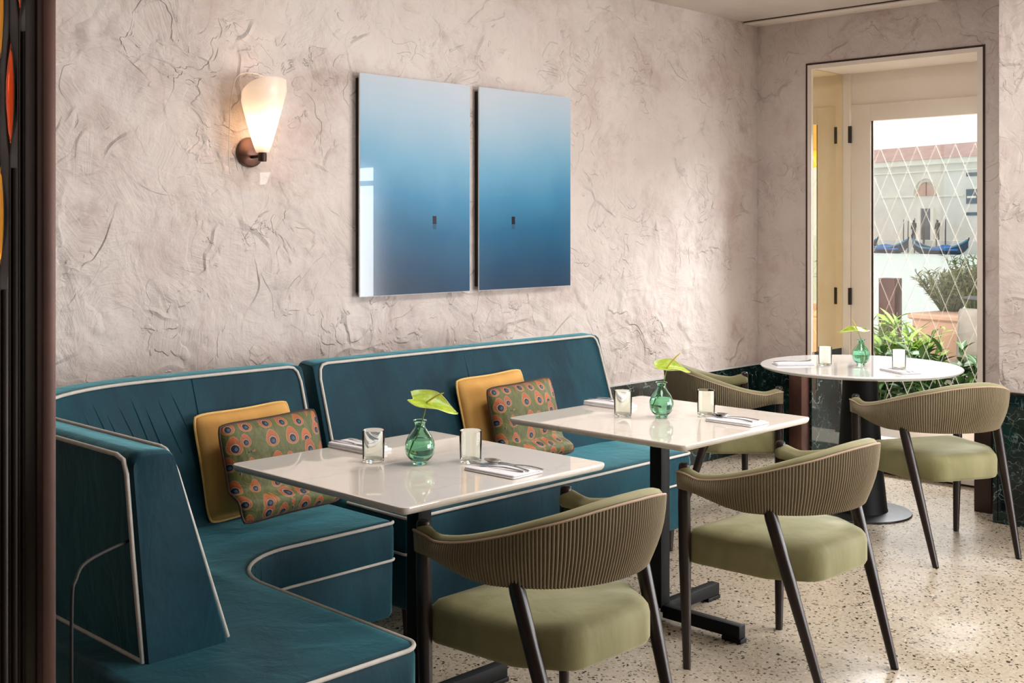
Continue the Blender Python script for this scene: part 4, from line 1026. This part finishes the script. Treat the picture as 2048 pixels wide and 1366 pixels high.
for cu in (-7.0, 6.65, 20.3):
    def arc(ro, d):
        return [tuple(P0+UA*(cu+ro*cos(a))+NA*d+Vector((0, 0, 4.03+ro*sin(a)*1.08))) for a in [pi*k/18 for k in range(19)]]
    f1, f2 = arc(1.05, -0.10), arc(1.05, 0.02); w_ = mesh('arched_window', *loft([f1, f2]), M['archpane'], fb, world=True)
    o1, o2, i1, i2 = arc(1.32, -0.22), arc(1.32, 0.02), arc(1.05, -0.22), arc(1.05, 0.02)
    V = o1+o2+i1+i2; Fc = []
    for a in range(18): Fc += [[a, a+1, 39+a-1+0, 38+a], [a, a+1, 20+a, 19+a], [38+a, 39+a, 58+a, 57+a]]
    mesh('arch_surround', *fix_normals(V, Fc), M['cornice'], w_, world=True)
    fbox('glazing_bar', cu-0.03, cu+0.03, -0.14, -0.08, 4.03, 5.16, M['opening'], w_)
    d_ = fbox('doorway', cu-0.6, cu+0.52, -0.06, 0.05, 0.3, 2.94, M['opening'], fb)
    fbox('doorway_frame', cu-0.93, cu-0.6, -0.18, 0, 0.3, 3.02, M['cornice'], d_); fbox('doorway_frame', cu+0.52, cu+0.85, -0.18, 0, 0.3, 3.02, M['cornice'], d_)
for cu in (11.45, -2.0, -11.5, 16):
    for z0, z1, m_ in ((5.49, 5.79, 'opening'), (3.27, 4.45, 'opening'), (2.32, 2.58, 'opening')):
        w_ = fbox('window', cu-0.6, cu+0.6, -0.05, 0.05, z0, z1, M[m_], fb)
        if z1-z0 > 1: fbox('sill', cu-0.45, cu+0.45, -0.12, 0, z0+.45, z0+.62, M['cornice'], w_)
tag(fbox('quay', -60, 45, -3.2, 10, -0.9, 0.3, M['stone']), 'low stone quay below the pale building', 'quay')
def fpt(u, d, z): return tuple(P0+UA*u+NA*d+Vector((0, 0, z)))
for i, (u, h, rr) in enumerate(((0.6, 2.0, .06), (1.75, 2.1, .08), (3.15, 2.0, .06), (6.9+.6, 2.0, .05), (8.3, 1.9, .05), (9.3, 2.1, .05), (9.75, 2.0, .05), (9.95, 2.35, .06), (11.6, 2.0, .06), (11.95, 2.0, .06))):
    o = tube('mooring_pile', [fpt(u, -3.5-0.3*(i % 3), -0.9), fpt(u, -3.5-0.3*(i % 3), h*0.5), fpt(u+0.03, -3.5-0.3*(i % 3), h)], [rr, rr, rr*.7], M['pile'], None, 6)
    place = ('leftmost', 'second from the left', 'third from the left', 'just right of the far doorway', 'fifth from the left', 'sixth from the left', 'left of the close pair', 'tallest, left of the far windows', 'second from the right', 'rightmost')[i]
    tag(o, 'thin timber mooring pile across the canal, '+place, 'pile', 'mooring piles along the far quay')
def gondola(u0, u1, d, cover, label):
    r = empty('gondola', fpt((u0+u1)/2, d, -0.72)); tag(r, label, 'boat', 'gondolas across the canal'); rings = []; K = 16; L = u1-u0
    shear = []
    for k in range(K+1):
        t = k/K; e = abs(2*t-1); w = 0.62*(1-e**2.6)+0.03; zt_ = -0.30+0.70*e**3.4; zb_ = -0.80+0.62*e**4
        u = u0+L*t; rings.append([fpt(u, d-w, zt_), fpt(u, d-w*0.6, zb_), fpt(u, d+w*0.6, zb_), fpt(u, d+w, zt_)]); shear.append((u, w, zt_))
    V, Fc = loft(rings); h_ = mesh('hull', V, Fc, M['boat'], r, world=True, smooth=30)
    for sg in (-1, 1): tube('gunwale', [fpt(u, d+sg*w, z+.03) for u, w, z in shear], 0.07, M['boat_blue'], r, 6)
    tube('prow_iron', [fpt(u0, d, 0.36), fpt(u0-0.12, d, 0.7), fpt(u0+0.02, d, 0.95)], [0.07, 0.06, 0.04], M['boat'], r, 6)
    tube('stern_post', [fpt(u1, d, 0.36), fpt(u1+0.1, d, 0.6)], [0.07, 0.04], M['boat'], r, 6)
    if cover:
        rings = []
        for k in range(9):
            t = k/8; u = u0+L*(0.42+0.46*t); w = 0.62*(1-abs(2*(0.42+0.46*t)-1)**2.6)+.04
            hg = 0.30*sin(pi*min(1, max(0, t*0.9+0.05)))+0.05*sin(7*t)
            rings.append([fpt(u, d-w-.05, -0.42)]+[fpt(u, d+w*s, -0.28+hg*(1-s*s)) for s in (-1, -.5, 0, .5, 1)]+[fpt(u, d+w+.05, -0.42)])
        V, Fc = loft(rings); mesh('tarpaulin', V, Fc, M['tarp'], r, smooth=50, world=True)
gondola(0.9, 6.2, -5.1, False, 'dark open gondola moored at the left across the canal')
gondola(4.4, 10.4, -5.9, True, 'gondola under a bright blue tarpaulin across the canal')
gondola(9.9, 15.5, -4.9, True, 'gondola cut off by the door frame at the right across the canal')
gondola(-5.0, 1.6, -5.6, True, 'gondola at the far left, mostly hidden by the door stile')
jt = empty('jetty', fpt(1.2, -3.6, 0.3)); tag(jt, 'grey timber jetty with crossed rails beyond the gondolas', 'jetty')
fbox('deck', -3, 3.4, -4.4, -3.2, 0.12, 0.30, M['jetty'], jt)
for k in range(6): fbox('post', -2.6+k*1.1, -2.45+k*1.1, -4.35, -4.2, -0.9, 1.35, M['jetty'], jt)
fbox('rail', -3, 3.2, -4.38, -4.22, 1.22, 1.36, M['jetty'], jt)
for k in range(5):
    u = -2.5+k*1.1
    tube('brace', [fpt(u, -4.3, 0.35), fpt(u+1.05, -4.3, 1.25)], 0.05, M['jetty'], jt, 5); tube('brace', [fpt(u+1.05, -4.3, 0.35), fpt(u, -4.3, 1.25)], 0.05, M['jetty'], jt, 5)
def person(u, d, label, hgt=1.7):
    B = Vector(fpt(u, d, 0.3)); me = bpy.data.meshes.new('person'); k = hgt/1.7
    J = {'pel': (0, 0, .92), 'chest': (0, 0, 1.25), 'neck': (0, 0, 1.45), 'head': (0, 0, 1.56), 'top': (0, 0, 1.68), 'sl': (-.17, 0, 1.38), 'el': (-.24, 0, 1.12), 'hl': (-.22, -.08, .88), 'sr': (.17, 0, 1.38), 'er': (.25, 0, 1.12), 'hr': (.21, -.1, .9),
         'kl': (-.10, 0, .5), 'al': (-.11, 0, .06), 'tl': (-.11, -.16, .03), 'kr': (.10, -.02, .5), 'ar': (.12, .02, .06), 'tr': (.12, -.14, .03)}
    rd = {'pel': .15, 'chest': .17, 'neck': .06, 'head': .10, 'top': .07, 'sl': .07, 'el': .05, 'hl': .04, 'sr': .07, 'er': .05, 'hr': .04, 'kl': .075, 'al': .05, 'tl': .04, 'kr': .075, 'ar': .05, 'tr': .04}
    ks = list(J); E = [('pel', 'chest'), ('chest', 'neck'), ('neck', 'head'), ('head', 'top'), ('chest', 'sl'), ('sl', 'el'), ('el', 'hl'), ('chest', 'sr'), ('sr', 'er'), ('er', 'hr'), ('pel', 'kl'), ('kl', 'al'), ('al', 'tl'), ('pel', 'kr'), ('kr', 'ar'), ('ar', 'tr')]
    me.from_pydata([tuple((UA*J[q][0]+NA*J[q][1]+Vector((0, 0, J[q][2])))*k) for q in ks], [(ks.index(a), ks.index(b)) for a, b in E], [])
    o = bpy.data.objects.new('person', me); o.location = B; link(o); me.materials.append(M['cloth'])
    md = o.modifiers.new('skin', 'SKIN'); md.use_smooth_shade = True
    for i, q in enumerate(ks): me.skin_vertices[0].data[i].radius = (rd[q]*k, rd[q]*k); me.skin_vertices[0].data[i].use_root = (q == 'pel')
    sb = o.modifiers.new('sub', 'SUBSURF'); sb.levels = 1; sb.render_levels = 1
    return tag(o, label, 'person')
person(8.95, -1.2, 'person in dark clothes standing on the far quay right of the doorway')
person(6.75, -1.6, 'person in dark clothes standing in front of the far doorway')
# ---- near terrace
tag(box('bollard', 2.95, 3.09, 0.50, 0.65, 0, 1.005, M['bronze'], bev=0.004), 'square bronze bollard among the plants outside the door', 'bollard')
pb = empty('planter_wall', (3.2, -0.8, 0)); tag(pb, 'pink terracotta planter wall outside the glazed door', 'planter')
V = [(3.0, 0.36, 0), (2.55, -2.4, 0), (3.45, -2.55, 0), (3.95, 0.22, 0)]
V, Fc = slab([(x, y) for x, y, z in V][::-1], [(0.0, 0.0), (0.66, 0.0)]); mesh('planter_body', V, Fc, M['planter'], pb, world=True)
V, Fc = slab(offset_poly([(x, y) for x, y in [(3.0, 0.36), (2.55, -2.4), (3.45, -2.55), (3.95, 0.22)]][::-1], -0.03), [(0.66, 0.012), (0.672, 0.0), (0.70, 0.0), (0.712, 0.012)]); mesh('planter_rim', V, Fc, M['planter'], pb, world=True, smooth=30)
oc = cushion('outdoor_cushion', 0.46, 0.44, 0.16, M['grey_fabric'], M['grey_fabric'], (2.70, -0.40, 0.585), radians(-80), radians(14), 'grey outdoor cushion leaning on the pink planter wall', None)
st_ = empty('terrace_table', (1.95, -0.85, 0)); tag(st_, 'dark thin edged terrace table glimpsed through the door', 'table')
lathe('table_top', [(0, 0.925), (0.29, 0.925), (0.30, 0.932), (0.29, 0.939), (0, 0.939)], M['metal'], st_, 32); lathe('leg', [(0, 0), (0.16, 0), (0.16, 0.012), (0.02, 0.02), (0.02, 0.925), (0, 0.925)], M['metal'], st_, 16)
sf = empty('outdoor_bench', (2.3, -0.9, 0)); tag(sf, 'grey upholstered bench seat in front of the pink planter wall', 'bench')
V, Fc = slab(roundpoly([(2.34, -0.05), (2.28, -1.3), (2.66, -1.3), (2.84, -0.05)][::-1], 0.04, 4), [(0.14, 0.01), (0.15, 0.0), (0.33, 0.0), (0.36, 0.02)]); mesh('seat_pad', V, Fc, M['grey_fabric'], sf, world=True, smooth=40)
for x, y in ((2.42, -0.15), (2.36, -1.2), (2.6, -1.2), (2.76, -0.15)): box('leg', x-.02, x+.02, y-.02, y+.02, 0, 0.15, M['metal'], sf)
def leaf_mesh(l, w, droop=0.25):
    V = []; Fc = []; k = 5
    for i in range(k+1):
        t = i/k; ww = w*sin(pi*(0.08+0.92*t))**0.8*(1-0.3*t) if i < k else 0.001; z = -droop*l*t*t; x = l*t
        V += [(x, -ww/2, z+ww*0.22), (x, 0, z), (x, ww/2, z+ww*0.22)]
    for i in range(k):
        a = i*3; Fc += [[a, a+1, a+4, a+3], [a+1, a+2, a+5, a+4]]
    return V, Fc
LM = {}
def leafdata(key, l, w, droop, m):
    V, Fc = leaf_mesh(l, w, droop); me = bpy.data.meshes.new('leaf'); me.from_pydata(V, [], Fc); me.shade_smooth(); me.materials.append(m); LM[key] = (me, V, Fc, m)
leafdata('lime', 0.17, 0.042, 0.25, M['leaf_lime']); leafdata('dark', 0.16, 0.06, 0.3, M['leaf_dark']); leafdata('grey', 0.07, 0.016, 0.1, M['leaf_grey'])
def plant(name, x, y, z0, h, spread, key, nleaf, nfill, nstem, label, group, rs):
    rnd = random.Random(rs); r = empty(name, (x, y, z0)); tag(r, label, 'plant', group); me, LV, LF, m = LM[key]
    stems = []
    for s in range(nstem):
        a = rnd.uniform(0, 2*pi); rr = spread*sqrt(rnd.random()); hh_ = h*rnd.uniform(0.65, 1.0)
        p = [Vector((rr*0.25*cos(a), rr*0.25*sin(a), 0)), Vector((rr*0.6*cos(a), rr*0.6*sin(a), hh_*0.5)), Vector((rr*cos(a), rr*sin(a), hh_))]
        stems.append(p); V, Fc = tubevf(resample(catmull(p, 4), 6), [0.007, 0.006, 0.005, 0.004, 0.003, 0.002], 5); mesh('stem', V, Fc, M['leaf_dark'], r, smooth=True)
    def place():
        p = rnd.choice(stems); t = rnd.uniform(0.12, 1.0)**0.8; q = (p[0].lerp(p[1], t*2) if t < 0.5 else p[1].lerp(p[2], t*2-1))
        return q, Matrix.Rotation(rnd.uniform(0, 2*pi), 4, 'Z') @ Matrix.Rotation(-rnd.uniform(0.0, 1.15), 4, 'Y') @ Matrix.Rotation(rnd.uniform(-.5, .5), 4, 'X'), rnd.uniform(0.65, 1.15)
    for k in range(nleaf):
        q, R, s = place(); o = bpy.data.objects.new('leaf', me); o.parent = r; o.location = q; o.rotation_euler = R.to_euler(); o.scale = (s, s, s); COL.objects.link(o)
    V = []; Fc = []
    for k in range(nfill):
        q, R, s = place(); b = len(V); V += [tuple(R @ (Vector(v)*s)+q) for v in LV]; Fc += [[i+b for i in f] for f in LF]
    if nfill: tag(mesh('foliage', V, Fc, m, r, smooth=True), kind='stuff')
    return r
gg = 'plants on the terrace'
plant('leafy_plant', 2.05, 0.12, 0, 0.80, 0.20, 'lime', 44, 220, 18, 'bright green long leaved plant just outside the door, below the bollard', gg, 1)
plant('leafy_plant', 1.95, -0.20, 0, 0.74, 0.20, 'lime', 40, 200, 16, 'bright green long leaved plant right of the bollard, left of the pink planter', gg, 2)
plant('leafy_plant', 1.42, -0.46, 0, 0.60, 0.20, 'dark', 40, 220, 18, 'dark broad leaved plant low behind the round table', gg, 3)
plant('leafy_plant', 1.40, -0.80, 0, 0.62, 0.20, 'dark', 40, 220, 18, 'dark broad leaved plant at the right foot of the door glass', gg, 4)
plant('leafy_plant', 1.40, -0.12, 0, 0.55, 0.22, 'dark', 34, 200, 16, 'dark broad leaved plant at the left foot of the door glass', gg, 5)
plant('shrub', 3.42, 0.22, 0.712, 0.36, 0.30, 'grey', 50, 1700, 70, 'wispy grey green shrub at the left end of the pink planter', gg, 6)
plant('shrub', 3.40, -0.02, 0.712, 0.50, 0.28, 'grey', 50, 1700, 70, 'taller grey green shrub in the pink planter, with flower spikes', gg, 7)
plant('vine', 2.75, 0.85, 0, 0.98, 0.10, 'dark', 14, 20, 6, 'thin trailing vine left of the bronze bollard', gg, 9)
plant('leafy_plant', 2.9, -1.75, 0.712, 0.5, 0.22, 'lime', 20, 120, 12, 'lime green plant seen in the recess mirror', gg, 10)
aw = empty('awning', (3.4, -2.6, 2.0)); tag(aw, 'yellow canvas awning reflected in the recess mirror', 'awning')
V = [(2.7, -1.5, 2.12), (2.7, -3.9, 2.12), (5.2, -3.9, 2.6), (5.2, -1.5, 2.6)]
mesh('canopy', *fix_normals(V+[(x, y, z+.012) for x, y, z in V], [[0, 1, 2, 3], [7, 6, 5, 4], [0, 4, 5, 1], [1, 5, 6, 2], [2, 6, 7, 3], [3, 7, 4, 0]]), M['awning'], aw, world=True)
box('valance', 2.69, 2.70, -3.9, -1.5, 1.98, 2.12, M['awning'], aw)
for y in (-1.55, -3.85): box('awning_pole', 2.72, 2.76, y-.02, y+.02, 0, 2.12, M['door_paint'], aw)
